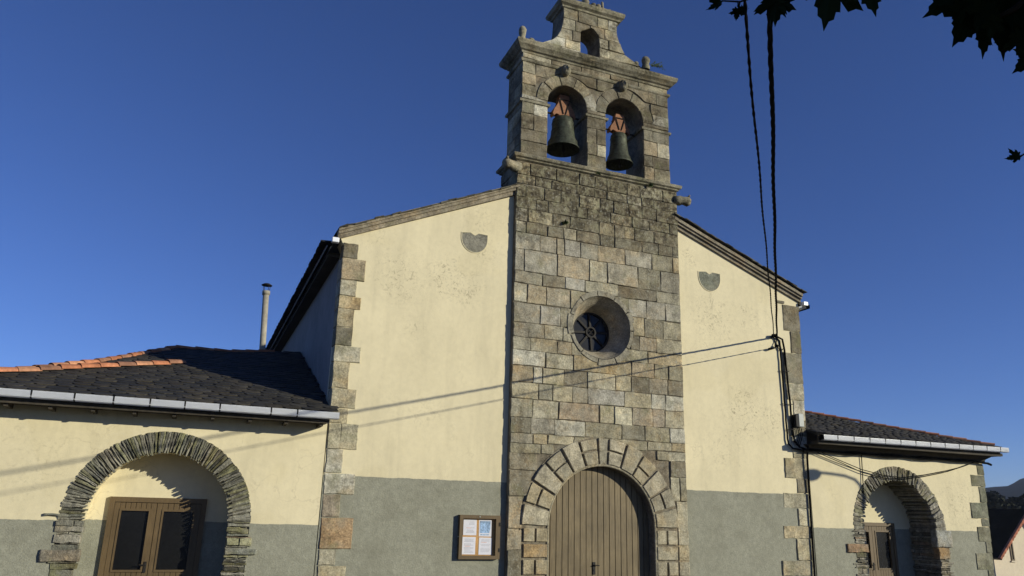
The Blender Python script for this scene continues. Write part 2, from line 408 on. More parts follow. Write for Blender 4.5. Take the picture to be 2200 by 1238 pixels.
# ------------------------------------------------------------------ the church
church = empty('church', 'old stone and cream rendered church with a twin bell gable above its arched portal', 'church', (0, 0, 0))
p = .13
DC, DZ, DR = .03, 1.31, 1.24          # portal arch
OC, OZ = .03, 5.56                    # oculus

# nave front wall (cream, grey dado)
bm = NB()
prism(bm, [(-5.745, -.2), (-2.02, -.2), (-2.02, 8.42), (-2.25, 8.31), (-5.83, 6.76), (-5.745, 6.6)], p, p + .5)
prism(bm, [(2.04, -.2), (5.66, -.2), (5.735, 6.6), (5.76, 6.90), (2.26, 8.25), (2.04, 8.34)], p, p + .5)
link('nave_wall', bm, M_pl_nave, church)
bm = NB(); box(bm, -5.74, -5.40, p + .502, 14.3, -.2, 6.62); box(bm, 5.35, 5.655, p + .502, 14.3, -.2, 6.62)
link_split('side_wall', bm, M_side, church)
# roof
def slates(bm, fn, u0, u1, v0, v1, w=.26, h=.17, inside=None, lift=.012):
    # fn(u, v) -> point ; normal from finite differences
    v = v0; row = 0
    n_ = (fn(1, 0) - fn(0, 0)).cross(fn(0, 1) - fn(0, 0)).normalized()
    if n_.z < 0: n_ = -n_
    while v < v1:
        u = u0 - (w / 2 if row % 2 else 0) + rnd.uniform(-.03, .03)
        while u < u1:
            ww = w * rnd.uniform(.85, 1.15)
            uc = u + ww / 2; vc = v + h / 2
            if inside is None or inside(uc, vc):
                g = .002; t = rnd.uniform(.7, 1.3) * lift
                pts = [(u + g, v + h * 1.25), (u + g, v + h * .28), (u + ww * .16, v + h * .07), (u + ww * .5, v + rnd.uniform(-.02, .01)), (u + ww * .84, v + h * .07), (u + ww - g, v + h * .28), (u + ww - g, v + h * 1.25)]
                top = []; bot = []
                for (a, b_) in pts:
                    P = fn(a, b_); k = (t * 2 if b_ < v + h * .6 else .003)
                    top.append(bm.verts.new(P + n_ * k)); bot.append(bm.verts.new(P + n_ * (k - .014)))
                fs = [bm.faces.new(top)]
                for i in range(len(pts)): fs.append(bm.faces.new([top[i], bot[i], bot[(i + 1) % len(pts)], top[(i + 1) % len(pts)]]))
                c = rnd.uniform(.75, 1.3); b0 = rnd.choice([(.034, .032, .027), (.040, .037, .031), (.030, .029, .026), (.046, .040, .029)])
                tone(bm, fs, tuple(x * c for x in b0))
            u += ww
        v += h; row += 1
bm = NB()
for s, ze, zr in ((-1, 6.66, 9.22), (1, 6.86, 9.2)):
    xe = s * 6.0
    a = [bm.verts.new(q) for q in ((xe, p + .12, ze), (0, p + .12, zr), (0, 14.4, zr), (xe, 14.4, ze))]
    b_ = [bm.verts.new(q) for q in ((xe, p + .12, ze + .07), (0, p + .12, zr + .07), (0, 14.4, zr + .07), (xe, 14.4, ze + .07))]
    bm.faces.new(a); bm.faces.new(b_)
    for i in range(4): bm.faces.new([a[i], b_[i], b_[(i + 1) % 4], a[(i + 1) % 4]])
tone(bm, bm.faces, (.03, .03, .027))
y = .3
while y < 14.3:                                            # overhanging eave slates
    for s, ze in ((-1, 6.66), (1, 6.86)):
        box(bm, s * 6.09 - .1, s * 6.09 + .1, y, y + .2, ze + .045, ze + .075, (.03, .03, .027), jit=.012)
    y += .23
link('nave_roof', bm, M_slate, church)
bm = NB()
box(bm, -5.98, -5.74, p + .5, 14.3, 6.52, 6.60)
box(bm, 5.70, 5.98, p + .5, 14.3, 6.72, 6.80)
link_split('eaves_board', bm, M_soffit, church)
def gutter(name, p0, p1, r=.075, strap=None, parent=church, mat=None, first=None):
    p0 = Vector(p0); p1 = Vector(p1); d = (p1 - p0); L = d.length; d.normalize(); side = Vector((d.y, -d.x, 0)).normalized()
    bm = bmesh.new(); K = 9; rings = []
    prof = [(-.9, .62), (-.98, .72), (-1.12, .70), (-1.14, .55), (-1.12, -.65), (-1.02, -.9), (-.75, -1.05), (.8, -1.05), (1.0, -.8), (1.0, .62)]
    prof = [(a * r, b * r) for a, b in prof]
    for P in (p0, p1): rings.append([bm.verts.new(P + side * -a + Vector((0, 0, b))) for a, b in prof])
    for i in range(len(prof) - 1): bm.faces.new([rings[0][i], rings[0][i + 1], rings[1][i + 1], rings[1][i]])
    for rg in rings: bm.faces.new(rg[2:])
    bmesh.ops.solidify(bm, geom=bm.faces[:], thickness=.004)
    g = link(name, bm, mat or M_white, parent)
    bm = bmesh.new()
    for s in strap or []:
        P = p0 + d * s
        pr = [(a * r, b * r) for a, b in ((-1.20, .74), (-1.20, .5), (-1.12, -.6), (-1.04, -.9), (-.78, -1.1), (.8, -1.1))]
        a = [bm.verts.new(P - d * .012 + side * -x + Vector((0, 0, z))) for x, z in pr]; b_ = [bm.verts.new(P + d * .012 + side * -x + Vector((0, 0, z))) for x, z in pr]
        for i in range(len(pr) - 1): bm.faces.new([a[i], a[i + 1], b_[i + 1], b_[i]])
        bmesh.ops.solidify(bm, geom=bm.faces[-(len(pr) - 1):], thickness=.004)
    if strap: link_split('gutter_strap', bm, M_iron, g)
    return g
gutter('gutter', (-6.04, .16, 6.63), (-6.04, 14.3, 6.63), .045)
gutter('gutter', (5.98, 14.3, 6.80), (5.98, .02, 6.80), .06)

for x0, z0 in ((5.83, 6.80), (-6.02, 6.63)):
    bm = bmesh.new(); box(bm, x0, x0 + .14, -.01, .11, z0, z0 + .10, bevel=.01); link('gutter_end', bm, M_white, church)
# verge cornices
def verge(bm, a, b_, up, mould=((0, .09, .05), (.09, .15, .10), (.15, .225, .14)), ex=.0):
    a = Vector((a[0], 0, a[1])); b_ = Vector((b_[0], 0, b_[1]))
    for (h0, h1, pr) in mould:
        y0 = p - pr; y1 = p + .13
        vs = [[bm.verts.new((P.x, y, P.z + h)) for P in (a, b_)] for y, h in ((y0, h0), (y0, h1), (y1, h1), (y1, h0))]
        for i in range(4): bm.faces.new([vs[i][0], vs[i][1], vs[(i + 1) % 4][1], vs[(i + 1) % 4][0]])
        bm.faces.new([v[0] for v in vs]); bm.faces.new([v[1] for v in vs])
for (a, b_) in (((-5.9, 6.73), (-2.02, 8.425)), ((2.04, 8.335), (5.82, 6.875))):
    bm = NB(); verge(bm, a, b_, 1)
    v = link('verge_cornice', bm, M_verge, church)
    bm = NB(); L = b_[0] - a[0]; x = a[0] - .02
    while x < b_[0]:                                      # mossy slates lying along the verge
        t = (x - a[0]) / L; z = a[1] + (b_[1] - a[1]) * t + .225; w = rnd.uniform(.14, .24)
        ang = math.atan2(b_[1] - a[1], L)
        box(bm, x, x + w + .03, p - .19 + rnd.uniform(-.02, .02), p + .5, z + .015, z + .03 + rnd.uniform(0, .015), vary((.08, .075, .055), .6, 1.3), jit=.01, rot=Matrix.Rotation(-ang, 3, 'Y'))
        x += w
    link('verge_slates', bm, M_slate, v)

# plaster plaques
for nm, x0, x1, zt, zb in (('plaque', -3.29, -2.71, 7.33, 6.90), ('plaque', 2.76, 3.38, 7.31, 6.84)):
    cx = (x0 + x1) / 2; r = (x1 - x0) / 2
    pts = [(x0, zt - .02)] + [(cx - r * math.cos(math.pi * k / 18), zt - .12 - (zt - .12 - zb) * math.sin(math.pi * k / 18)) for k in range(19)] + [(x1, zt), (cx + .09, zt + .01), (cx + .03, zt - .035), (cx, zt - .05), (cx - .04, zt - .03), (cx - .1, zt + .005)]
    bm = NB(); prism(bm, pts, p - .006, p + .05, (.20, .19, .15) if cx < 0 else (.19, .20, .155)); o = link(nm, bm, M_quoin, church)
    big = [(cx + (x - cx) * 1.05, (zt + zb) / 2 + (z - (zt + zb) / 2) * 1.06) for x, z in pts]
    bm = NB(); slab(bm, big, [[(cx + (x - cx) * 1.0, z) for x, z in pts]], p - .012, p + .02); link('plaque_rim', bm, M_pl_nave, o)

# quoins
zl = [6.69, 6.37, 5.92, 5.59, 5.33, 4.96, 4.59, 4.27, 3.76, 3.38, 3.10, 2.62, 2.18, 1.80, 1.39, .84, .56, .2, -.2]
xr_ = [-5.61 + .0, -5.29, -5.44, -5.33, -5.44, -5.44, -5.25, -5.44, -5.27, -5.40, -5.18, -5.42, -5.16, -5.40, -5.13, -5.40, -5.2, -5.4]
bm = NB()
for i in range(len(zl) - 1):
    x1 = -5.47 if i == 0 else xr_[i]
    z0, z1 = zl[i + 1] + .006, zl[i] - .006
    xo = -5.765 + (.07 * (5 - z0) / 5 if z0 < 5 else 0)
    c = pick(.35 if i < 9 else .1, .1)
    if i == 14: c = (.36, .25, .14)
    if i == 13: c = (.30, .25, .18)
    xs = [xo, x1]
    if i in (12, 10): xs = [xo, -5.36 if i == 12 else -5.5, x1]
    for a, b_ in zip(xs, xs[1:]):
        block(bm, [(a, z0), (b_, z0), (b_, z1), (a, z1)], p + .1, p - .016 - rnd.uniform(0, .01), c, jit=.007)
    sd = rnd.uniform(.22, .5); box(bm, xo - .012, xo + .1, p + .01, p + sd, z0, z1, c, bevel=.008)
link('quoin_stones', bm, M_quoin, church)
zr_ = [6.85, 6.26, 6.0 - .45, 4.95, 4.6, 4.1, 3.86, 3.36, 2.98, 2.51, 2.17, 1.83, 1.43, 1.15, .67, .34, -.2]
zr_ = [6.78, 6.10, 5.55, 4.78, 4.37, 3.90, 3.50, 3.15, 2.98, 2.51, 2.17, 1.83, 1.43, 1.15, .67, .34, -.2]
xl_ = [5.25, 5.43, 5.14, 5.16, 5.36, 5.18, 5.22, 5.25, 4.97, 5.30, 4.88, 5.26, 4.82, 5.16, 4.70, 5.1]
bm = NB()
for i in range(len(xl_)):
    z0, z1 = zr_[i + 1] + .006, zr_[i] - .006
    xo = 5.76 - (.16 * (6 - z0) / 6 if z0 < 6 else 0)
    if i >= 8: xo -= .0
    c = pick(.6 if i < 6 else .1, .3 if i > 8 else .05)
    block(bm, [(xl_[i], z0), (xo, z0), (xo, z1), (xl_[i], z1)], p + .1, p - .016 - rnd.uniform(0, .01), c, jit=.007)
box(bm, 5.08, 5.30, p - .03, p + .1, 6.80, 6.86, (.14, .12, .09))
link('quoin_stones', bm, M_quoin, church)

# ---------------- bell tower
tower = NB()
slab(tower, [(-2.095, -.2), (2.11, -.2), (2.135, 9.26), (-2.11, 9.26)], [circ_loop(OC, OZ, .74), arch_loop(DC, DR + .01, DZ, -.1)], .028, .32)
box(tower, -2.09, -1.60, .32, 1.0, 7.0, 9.26); box(tower, 1.6, 2.11, .32, 1.0, 7.0, 9.26); box(tower, -1.6, 1.6, .9, 1.0, 7, 9.26)
box(tower, -1.6, 1.6, .30, .98, 9.1, 9.25)
tower_o = link('bell_tower', tower, M_mortar, church)
def push_lower(x, z):
    dx, dz = x - OC, z - OZ; d = math.hypot(dx, dz)
    if d < .80:
        d = max(d, .01); return (OC + dx / d * .80, OZ + dz / d * .80)
    if z > DZ:
        dx, dz = x - DC, z - DZ; d = math.hypot(dx, dz)
        if d < 1.83: return (DC + dx / d * 1.83, DZ + dz / d * 1.83)
    elif abs(x - DC) < 1.83: return (DC + math.copysign(1.83, x - DC), z)
    return (x, z)
def skip_lower(x, z):
    if math.hypot(x - OC, z - OZ) < .56: return True
    if z > DZ: return math.hypot(x - DC, z - DZ) < 1.6
    return abs(x - DC) < 1.6
rows = [  # (z0, z1, breaks) read course by course from the front
 (7.109, 7.492, [-1.51, -1.1, -.91, -.51, -.06, .64, 1.37, 1.94]),
 (6.605, 7.109, [-1.88, -1.09, -.28, .17, .98, 1.6]),
 (6.327, 6.605, [-1.43, -.89, -.4, .45, 1.46]),
 (5.899, 6.327, [-1.79, -1.34, -.75, 0.02, .72, 1.19, 1.7]),
 (5.466, 5.899, [-1.47, -.99, -.69, .76, 1.12, 1.62]),
 (5.14, 5.466, [-1.74, -1.37, -.93, -.69, .76, .98, 1.44]),
 (4.863, 5.14, [-1.69, -1.06, -.72, .02, 1.2]),
 (4.534, 4.863, [-1.34, -.68, .79, 1.36, 1.73]),
 (4.183, 4.534, [-1.62, -1.4, -.9, -.34, .36, .76, 1.22, 1.7]),
 (3.843, 4.183, [-1.49, -1.16, -.69, -.32, .58, 1.26, 1.64]),
 (3.455, 3.843, [-1.61, -1.02, -.04, .33, .76, 1.29, 1.6]),
 (3.131, 3.455, [-1.64, -1.1, -.38, .5, 1.08, 1.72]),
 (2.934, 3.131, [-1.59, -1.26, -.64, .03, 1.14, 1.76]),
 (2.729, 2.934, [-1.41, -1.12, 1.37, 1.68]),
 (2.389, 2.729, [-1.49, 1.7]),
 (1.88, 2.389, [-1.61, 1.7, 1.94]),
 (1.25, 1.88, [-1.79, 1.84]), (.86, 1.25, [-1.79, 1.84]), (.35, .86, [-1.79, 1.84]), (-.1, .35, [-1.79, 1.84])]
OV = {(0, 2): (0.364, 0.310, 0.207), (0, 3): (0.399, 0.372, 0.297), (0, 4): (0.317, 0.294, 0.223), (0, 1): (0.317, 0.280, 0.203), (0, 6): (0.367, 0.337, 0.258), (1, 2): (0.387, 0.327, 0.223), (1, 1): (0.375, 0.349, 0.270), (1, 0): (0.371, 0.345, 0.266), (1, 4): (0.379, 0.341, 0.250), (1, 6): (0.309, 0.280, 0.207),
 (2, 2): (0.399, 0.376, 0.305), (2, 0): (0.325, 0.298, 0.219), (3, 2): (0.379, 0.333, 0.238), (3, 5): (0.387, 0.362, 0.285), (3, 6): (0.379, 0.353, 0.277), (3, 7): (0.375, 0.349, 0.273), (4, 0): (0.305, 0.275, 0.203), (4, 1): (0.399, 0.376, 0.305), (5, 0): (0.317, 0.286, 0.211), (5, 1): (0.301, 0.273, 0.199), (5, 6): (0.360, 0.306, 0.211), (9, 4): (0.395, 0.372, 0.305), (9, 3): (0.325, 0.298, 0.223), (10, 2): (0.379, 0.310, 0.215), (10, 5): (0.379, 0.325, 0.231), (10, 6): (0.375, 0.318, 0.231), (8, 7): (0.329, 0.290, 0.207), (11, 1): (0.329, 0.302, 0.231), (12, 0): (0.325, 0.294, 0.215), (16, 0): (0.375, 0.314, 0.211), (17, 0): (0.375, 0.318, 0.215)}
bm = NB()
courses(bm, rows, -2.10, 2.125, .05, 0, push=push_lower, skip=skip_lower, dark=.24, och=.2, over=OV)
# rough upper courses
z = 7.492; rr = []
while z < 9.2:
    h = rnd.choice([.19, .23, .27, .31]); h = min(h, 9.25 - z)
    if h < .08: break
    br = []; x = -2.1 + rnd.uniform(.15, .5)
    while x < 2.0: br.append(x); x += rnd.uniform(.26, .75)
    rr.append((z, z + h, br)); z += h
courses(bm, rr, -2.11, 2.135, .05, .004, dark=.62, och=.10, gap=.009)
tone_l = bm.loops.layers.float_color.get('tone')
link('ashlar_blocks', bm, M_stone, tower_o)
# oculus surround and splay
bm = NB()
for k in range(11):
    a0 = 2 * math.pi * k / 11 + .012; a1 = 2 * math.pi * (k + 1) / 11 - .012; ro = rnd.uniform(.80, .88)
    poly = [(OC + ro * math.cos(a), OZ + ro * math.sin(a)) for a in [a0 + (a1 - a0) * i / 5 for i in range(6)]] + [(OC + .72 * math.cos(a), OZ + .72 * math.sin(a)) for a in [a1 - (a1 - a0) * i / 5 for i in range(6)]]
    block(bm, poly, .06, -.014 + rnd.uniform(-.004, .004), vary((.30, .275, .205), .9, 1.1), jit=.003)
sp = []
for yy, r_ in ((-.004, .723), (.1, .68), (.25, .59), (.5, .475), (.62, .47)):
    sp.append([bm.verts.new((OC + r_ * math.cos(2 * math.pi * k / 48), yy, OZ + (r_ * .98) * math.sin(2 * math.pi * k / 48))) for k in range(48)])
fs = []
for a, b_ in zip(sp, sp[1:]):
    for k in range(48): fs.append(bm.faces.new([a[k], a[(k + 1) % 48], b_[(k + 1) % 48], b_[k]]))
tone(bm, fs, (.34, .30, .22))
link('oculus_surround', bm, M_portal, tower_o)
bm = bmesh.new()
a = [bm.verts.new((OC + .475 * math.cos(2 * math.pi * k / 40), .575, OZ + .465 * math.sin(2 * math.pi * k / 40))) for k in range(40)]
b_ = [bm.verts.new((v.co.x, .60, v.co.z)) for v in a]
bm.faces.new(a); bm.faces.new(b_)
for k in range(40): bm.faces.new([a[k], a[(k + 1) % 40], b_[(k + 1) % 40], b_[k]])
win = link('round_window', bm, M_glass, church)
bm = bmesh.new()
for k in range(8):
    an = math.pi / 4 * k + R(4); d = Vector((math.cos(an), 0, math.sin(an))); q = Vector((-d.z, 0, d.x)); C0 = Vector((OC, .54, OZ))
    for (h, y0, y1) in ((.024, .535, .575),):
        vs = [bm.verts.new(C0 + d * s + q * t + Vector((0, yy - .54, 0))) for s, t in ((.13, -h), (.475, -h), (.475, h), (.13, h)) for yy in (y0, y1)]
        for f in ((0, 2, 4, 6), (1, 3, 5, 7), (0, 1, 3, 2), (2, 3, 5, 4), (4, 5, 7, 6), (6, 7, 1, 0)): bm.faces.new([vs[i] for i in f])
def ring(bm, cx, cz, r0, r1, y0, y1, n=32):
    L = [[bm.verts.new((cx + r * math.cos(2 * math.pi * k / n), y, cz + r * math.sin(2 * math.pi * k / n))) for k in range(n)] for r, y in ((r0, y0), (r1, y0), (r1, y1), (r0, y1))]
    for i in range(4):
        for k in range(n): bm.faces.new([L[i][k], L[i][(k + 1) % n], L[(i + 1) % 4][(k + 1) % n], L[(i + 1) % 4][k]])
ring(bm, OC, OZ, .43, .478, .53, .57); ring(bm, OC, OZ, .095, .13, .52, .575)
for k in range(4):
    an = math.pi / 2 * k + .8; tube(bm, [(OC, .545, OZ), (OC + .1 * math.cos(an), .545, OZ + .1 * math.sin(an))], .012, 6)
link('glazing_bars', bm, M_iron, win)

# portal voussoirs and jamb stones
bm = NB()
pts = arch_loop(DC, 1.86, DZ, -.1); inn = arch_loop(DC, 1.245, DZ, -.1)
ringp = pts + inn[::-1]
prism(bm, ringp, .012, .31, (.20, .17, .12))
def vous(a0, a1, r0, r1, c, y=-.035):
    poly = [(DC + r1 * math.cos(a0 + (a1 - a0) * i / 4), DZ + r1 * math.sin(a0 + (a1 - a0) * i / 4)) for i in range(5)] + [(DC + r0 * math.cos(a1 - (a1 - a0) * i / 4), DZ + r0 * math.sin(a1 - (a1 - a0) * i / 4)) for i in range(5)]
    block(bm, poly, .05, y + rnd.uniform(-.006, .006), c, bev=.010, jit=.005, tilt=.002)
PC = [(.39, .345, .235), (.35, .315, .22), (.42, .375, .265), (.38, .32, .20), (.33, .30, .215)]
N = 13; ws = [1] * N; ws[6] = .62; tot = sum(ws); a = math.pi
for k in range(N):
    da = math.pi * ws[k] / tot; c = rnd.choice(PC); g = .018
    a0, a1 = a - da + g, a - g
    if k in (1, 3, 5, 7, 9, 11):
        m_ = 1.555 + rnd.uniform(-.03, .03)
        vous(a0, a1, 1.285, m_ - .02, c); vous(a0, a1, m_ + .02, 1.81 + rnd.uniform(-.02, .02), vary(c, .9, 1.1))
    else: vous(a0, a1, 1.285, 1.82 + rnd.uniform(-.02, .03), c)
    a -= da
for s in (-1, 1):
    z = DZ - .02; k = 0
    while z > -.1:
        h = rnd.uniform(.29, .34); x0, x1 = DC + s * 1.285, DC + s * (1.80 if s < 0 else 1.78); c = rnd.choice(PC)
        if s < 0 and k == 1: c = (.37, .26, .13)
        lo, hi = min(x0, x1), max(x0, x1)
        cells = [(lo, (lo + hi) / 2 - .02), ((lo + hi) / 2 + .02, hi)] if k % 2 == 0 else [(lo, hi)]
        for (u0, u1) in cells: block(bm, [(u0, z - h + .03), (u1, z - h + .03), (u1, z - .02), (u0, z - .02)], .05, -.032 + rnd.uniform(-.005, .005), c, bev=.012, jit=.005, tilt=.002)
        if s > 0: block(bm, [(1.86, z - h + .02), (2.12, z - h + .02), (2.12, z - .01), (1.86, z - .01)], .05, -.006, rnd.choice(PC), jit=.006)
        z -= h; k += 1
# rounded roll along the inner edge
rl = [(DC - 1.262, .012, -.1), (DC - 1.262, .012, DZ)] + [(DC + 1.262 * math.cos(math.pi - math.pi * i / 30), .012, DZ + 1.262 * math.sin(math.pi * i / 30)) for i in range(1, 30)] + [(DC + 1.262, .012, DZ), (DC + 1.262, .012, -.1)]
tube(bm, rl, .028, 8, c=(.36, .32, .22))
link('portal_arch', bm, M_portal, church)
# portal door
bm = bmesh.new(); x = DC - 1.24; k = 0; sp_ = 2.48 / 18
for k in range(18):
    xa = DC - 1.24 + k * sp_ + .008; xb = xa + sp_ - .016
    def zt(x): d = abs(x - DC); return DZ + math.sqrt(max(1.24 ** 2 - d * d, 0))
    poly = [(xa, -.05), (xb, -.05), (xb, zt(xb)), ((xa + xb) / 2, zt((xa + xb) / 2)), (xa, zt(xa))]
    prism(bm, poly, .235, .30)
door = link('portal_door', bm, M_wood, church)
bm = bmesh.new(); prism(bm, arch_loop(DC, 1.235, DZ, -.05), .252, .315); link('door_backing', bm, M_wooddk, door)
bm = bmesh.new(); box(bm, -.10, -.04, .215, .236, .38, .62); tube(bm, [(-.07, .225, .56), (-.07, .175, .56), (-.03, .175, .56), (.03, .175, .555)], .011, 8); tube(bm, [(-.07, .228, .46), (-.07, .205, .46)], .018, 8)
link('door_handle', bm, M_iron, door)

# ---------------- belfry
OPS = [(-.855, .515, 10.885, 9.30), (.695, .52, 10.905, 9.30)]
BY0, BY1 = .03, .86
bm = NB()
slab(bm, [(-2.03, 9.25), (1.93, 9.25), (1.96, 12.1), (-2.04, 12.1)], [[(x, z) for x, z in arch_loop(c, r_, zs, 9.38)] for c, r_, zs, z0 in OPS], BY0, BY1)
belf = link('belfry_wall', bm, M_mortar, church)
def push_b(x, z):
    for c, r_, zs, _ in OPS:
        if z > zs:
            dx, dz = x - c, z - zs; d = math.hypot(dx, dz)
            if d < r_ + .30: d = max(d, .01); return (c + dx / d * (r_ + .30), zs + dz / d * (r_ + .30))
        elif abs(x - c) < r_: return (c + math.copysign(r_, x - c), z)
    return (min(max(x, -2.04), 1.955), z)
def skip_b(x, z):
    for c, r_, zs, _ in OPS:
        if z > zs and math.hypot(x - c, z - zs) < r_ + .24: return True
        if z <= zs and abs(x - c) < r_: return True
    return False
rows = []; z = 9.37
for h in (.36, .30, .40, .30):
    rows.append((z, z + h, sorted([-1.37, -.34, .175, 1.215] + ([-1.72] if rnd.random() < .6 else []) + ([1.55 + rnd.uniform(-.1, .1)] if rnd.random() < .7 else []) + ([-.08] if rnd.random() < .5 else [])))); z += h
rows.append((10.80, 10.90, [-1.37, -.34, .175, 1.215]))
z = 10.90
for h in (.28, .30, .31):
    b0 = [-.855, .695, -.08 + rnd.uniform(-.1, .1)] + [rnd.uniform(-1.75, -1.5), rnd.uniform(1.4, 1.7)]
    rows.append((z, z + h, b0)); z += h
rows.append((11.86, 12.1, [-1.3, -.5, .3, 1.1]))
rows.insert(4, (10.73, 10.80, [-1.37, -.34, .175, 1.215]))
bm = NB(); courses(bm, rows, -2.045, 1.96, .05, 0, push=push_b, skip=skip_b, dark=.55, och=.13)
for c, r_, zs, _ in OPS:
    for k in range(5):
        a0 = math.pi * k / 5 + .012; a1 = math.pi * (k + 1) / 5 - .012; ro = r_ + rnd.uniform(.24, .29)
        poly = [(c + ro * math.cos(a0 + (a1 - a0) * i / 4), zs + ro * math.sin(a0 + (a1 - a0) * i / 4)) for i in range(5)] + [(c + (r_ + .002) * math.cos(a1 - (a1 - a0) * i / 4), zs + (r_ + .002) * math.sin(a1 - (a1 - a0) * i / 4)) for i in range(5)]
        block(bm, poly, .05, rnd.uniform(-.004, .006), (.36, .31, .20) if (k == 3 and c < 0) else vary(pick(.75, .1), .8, .95), jit=.003)
# side faces of the belfry and tower head
for (sx, y0, y1, z0, z1) in ((-2.045, .05, .86, 9.37, 12.1), (-2.115, .06, 1.0, 8.3, 9.2), (2.14, .06, 1.0, 8.3, 9.2), (1.965, .05, .86, 9.37, 12.1)):
    z = z0
    while z < z1 - .05:
        h = min(rnd.uniform(.24, .38), z1 - z); ys = [y0, y0 + (y1 - y0) * rnd.uniform(.35, .65), y1]
        for a, b_ in zip(ys, ys[1:]): box(bm, min(sx, sx - math.copysign(.03, sx)), max(sx, sx - math.copysign(.03, sx)), a + .008, b_ - .008, z + .008, z + h - .008, pick(.6, .1), bevel=.01)
        z += h
link('ashlar_blocks', bm, M_belf, belf)
# mouldings
def mould(name, levels, x0, x1, y0, y1, parent=belf, rough=.006):
    bm = NB(); loft(bm, levels, x0, x1, y0, y1)
    bmesh.ops.subdivide_edges(bm, edges=[e for e in bm.edges if e.calc_length() > .6], cuts=14, use_grid_fill=True)
    roughen(bm, rough, 5); return link(name, bm, M_mould, parent)
mould('sill_cornice', [(9.21, .0), (9.235, .05), (9.26, .055), (9.285, .10), (9.345, .115), (9.36, .105), (9.385, .03), (9.39, -.2)], -2.10, 2.12, .02, .98)
mould('cornice', [(11.98, 0), (12.0, .04), (12.04, .055), (12.06, .10), (12.10, .13), (12.15, .185), (12.22, .21), (12.27, .205), (12.31, .10), (12.33, -.1)], -2.03, 1.95, .02, .87)
mould('string_course', [(11.76, 0), (11.775, .04), (11.80, .055), (11.84, .06), (11.865, .0)], -2.03, 1.95, .02, .87)
bmI = NB()
for x0, x1 in ((-2.04, -1.37), (-.34, .175), (1.215, 1.955)): loft(bmI, [(10.70, 0), (10.715, .045), (10.77, .055), (10.79, .0)], x0, x1, .02, .87)
roughen(bmI, .006, 5); link_split('impost', bmI, M_mould, belf)

# curved crowning gable
prof_l = [(-1.80, 12.30), (-1.62, 12.44), (-1.42, 12.50), (-1.25, 12.60), (-1.12, 12.74), (-1.04, 12.89), (-.985, 13.05), (-.957, 13.2), (-.94, 13.5), (-.955, 13.66)]
prof_r = [(.60, 13.66), (.56, 13.5), (.548, 13.36), (.57, 13.2), (.634, 13.03), (.70, 12.85), (.79, 12.72), (.92, 12.61), (1.06, 12.55), (1.25, 12.50), (1.45, 12.42), (1.62, 12.30)]
bm = NB()
TOPH = (-.213, .262, 12.99)
slab(bm, prof_l + prof_r, [arch_loop(*TOPH, 12.42)], .10, .72)
crown = link('crowning_gable', bm, M_mortar, church)
def lim(z, pr):
    q = sorted(pr, key=lambda v: v[1])
    for a, b_ in zip(q, q[1:]):
        if a[1] <= z <= b_[1]: return a[0] + (b_[0] - a[0]) * (z - a[1]) / max(1e-6, b_[1] - a[1])
    return q[0][0] if z < q[0][1] else q[-1][0]
def push_t(x, z):
    c, r_, zs = TOPH
    if z > zs:
        dx, dz = x - c, z - zs; d = math.hypot(dx, dz)
        if d < r_: d = max(d, .01); x, z = c + dx / d * r_, zs + dz / d * r_
    elif abs(x - c) < r_: x = c + math.copysign(r_, x - c)
    return (min(max(x, lim(z, prof_l)), lim(z, prof_r)), z)
rows = [(12.31, 12.50, [-1.0, -.475, .05, .6, 1.1]), (12.50, 12.74, [-.9, -.475, .05, .35]), (12.74, 13.02, [-.7, -.475, .05, .3]), (13.02, 13.32, [-.62, -.21, .2]), (13.32, 13.62, [-.55, 0, .3])]
bm = NB(); courses(bm, rows, -1.9, 1.7, .13, .075, push=push_t, skip=lambda x, z: (z < 13 and abs(x + .213) < .26) , dark=.3, och=.1)
link('ashlar_blocks', bm, M_belf, crown)
mould('top_cornice', [(13.60, 0), (13.62, .04), (13.66, .05), (13.70, .11), (13.77, .135), (13.82, .13), (13.86, .03), (13.88, -.1)], -.95, .60, .08, .74, crown)
bm = NB()
for x, z0, z1, r_ in ((-2.04, 12.30, 12.72, .085), (1.36, 12.44, 12.80, .095)):
    lathe(bm, [(r_ * 1.15, z0), (r_ * 1.0, z0 + .10), (r_ * .85, z0 + .16), (r_ * 1.05, z0 + .22), (r_ * 1.1, z1 - .08), (r_ * .8, z1 - .02), (.001, z1)], x, .05, 14)
for x, z, r_ in ((-1.78, 12.44, .10), (1.12, 12.6, .07), (.02, 13.95, .09), (-.1, 13.97, .07), (.35, 13.92, .06)):
    bmesh.ops.create_icosphere(bm, subdivisions=2, radius=r_, matrix=Matrix.Translation((x, .12, z - .02)))
lathe(bm, [(.10, 13.86), (.08, 13.95), (.06, 14.1), (.11, 14.2), (.05, 14.35), (.001, 14.4)], -.18, .4, 12)
lathe(bm, [(.07, 13.86), (.06, 13.95), (.035, 14.1), (.04, 14.25), (.001, 14.3)], .26, .3, 10)
roughen(bm, .018, 9); link_split('finial', bm, M_mould, crown, True)
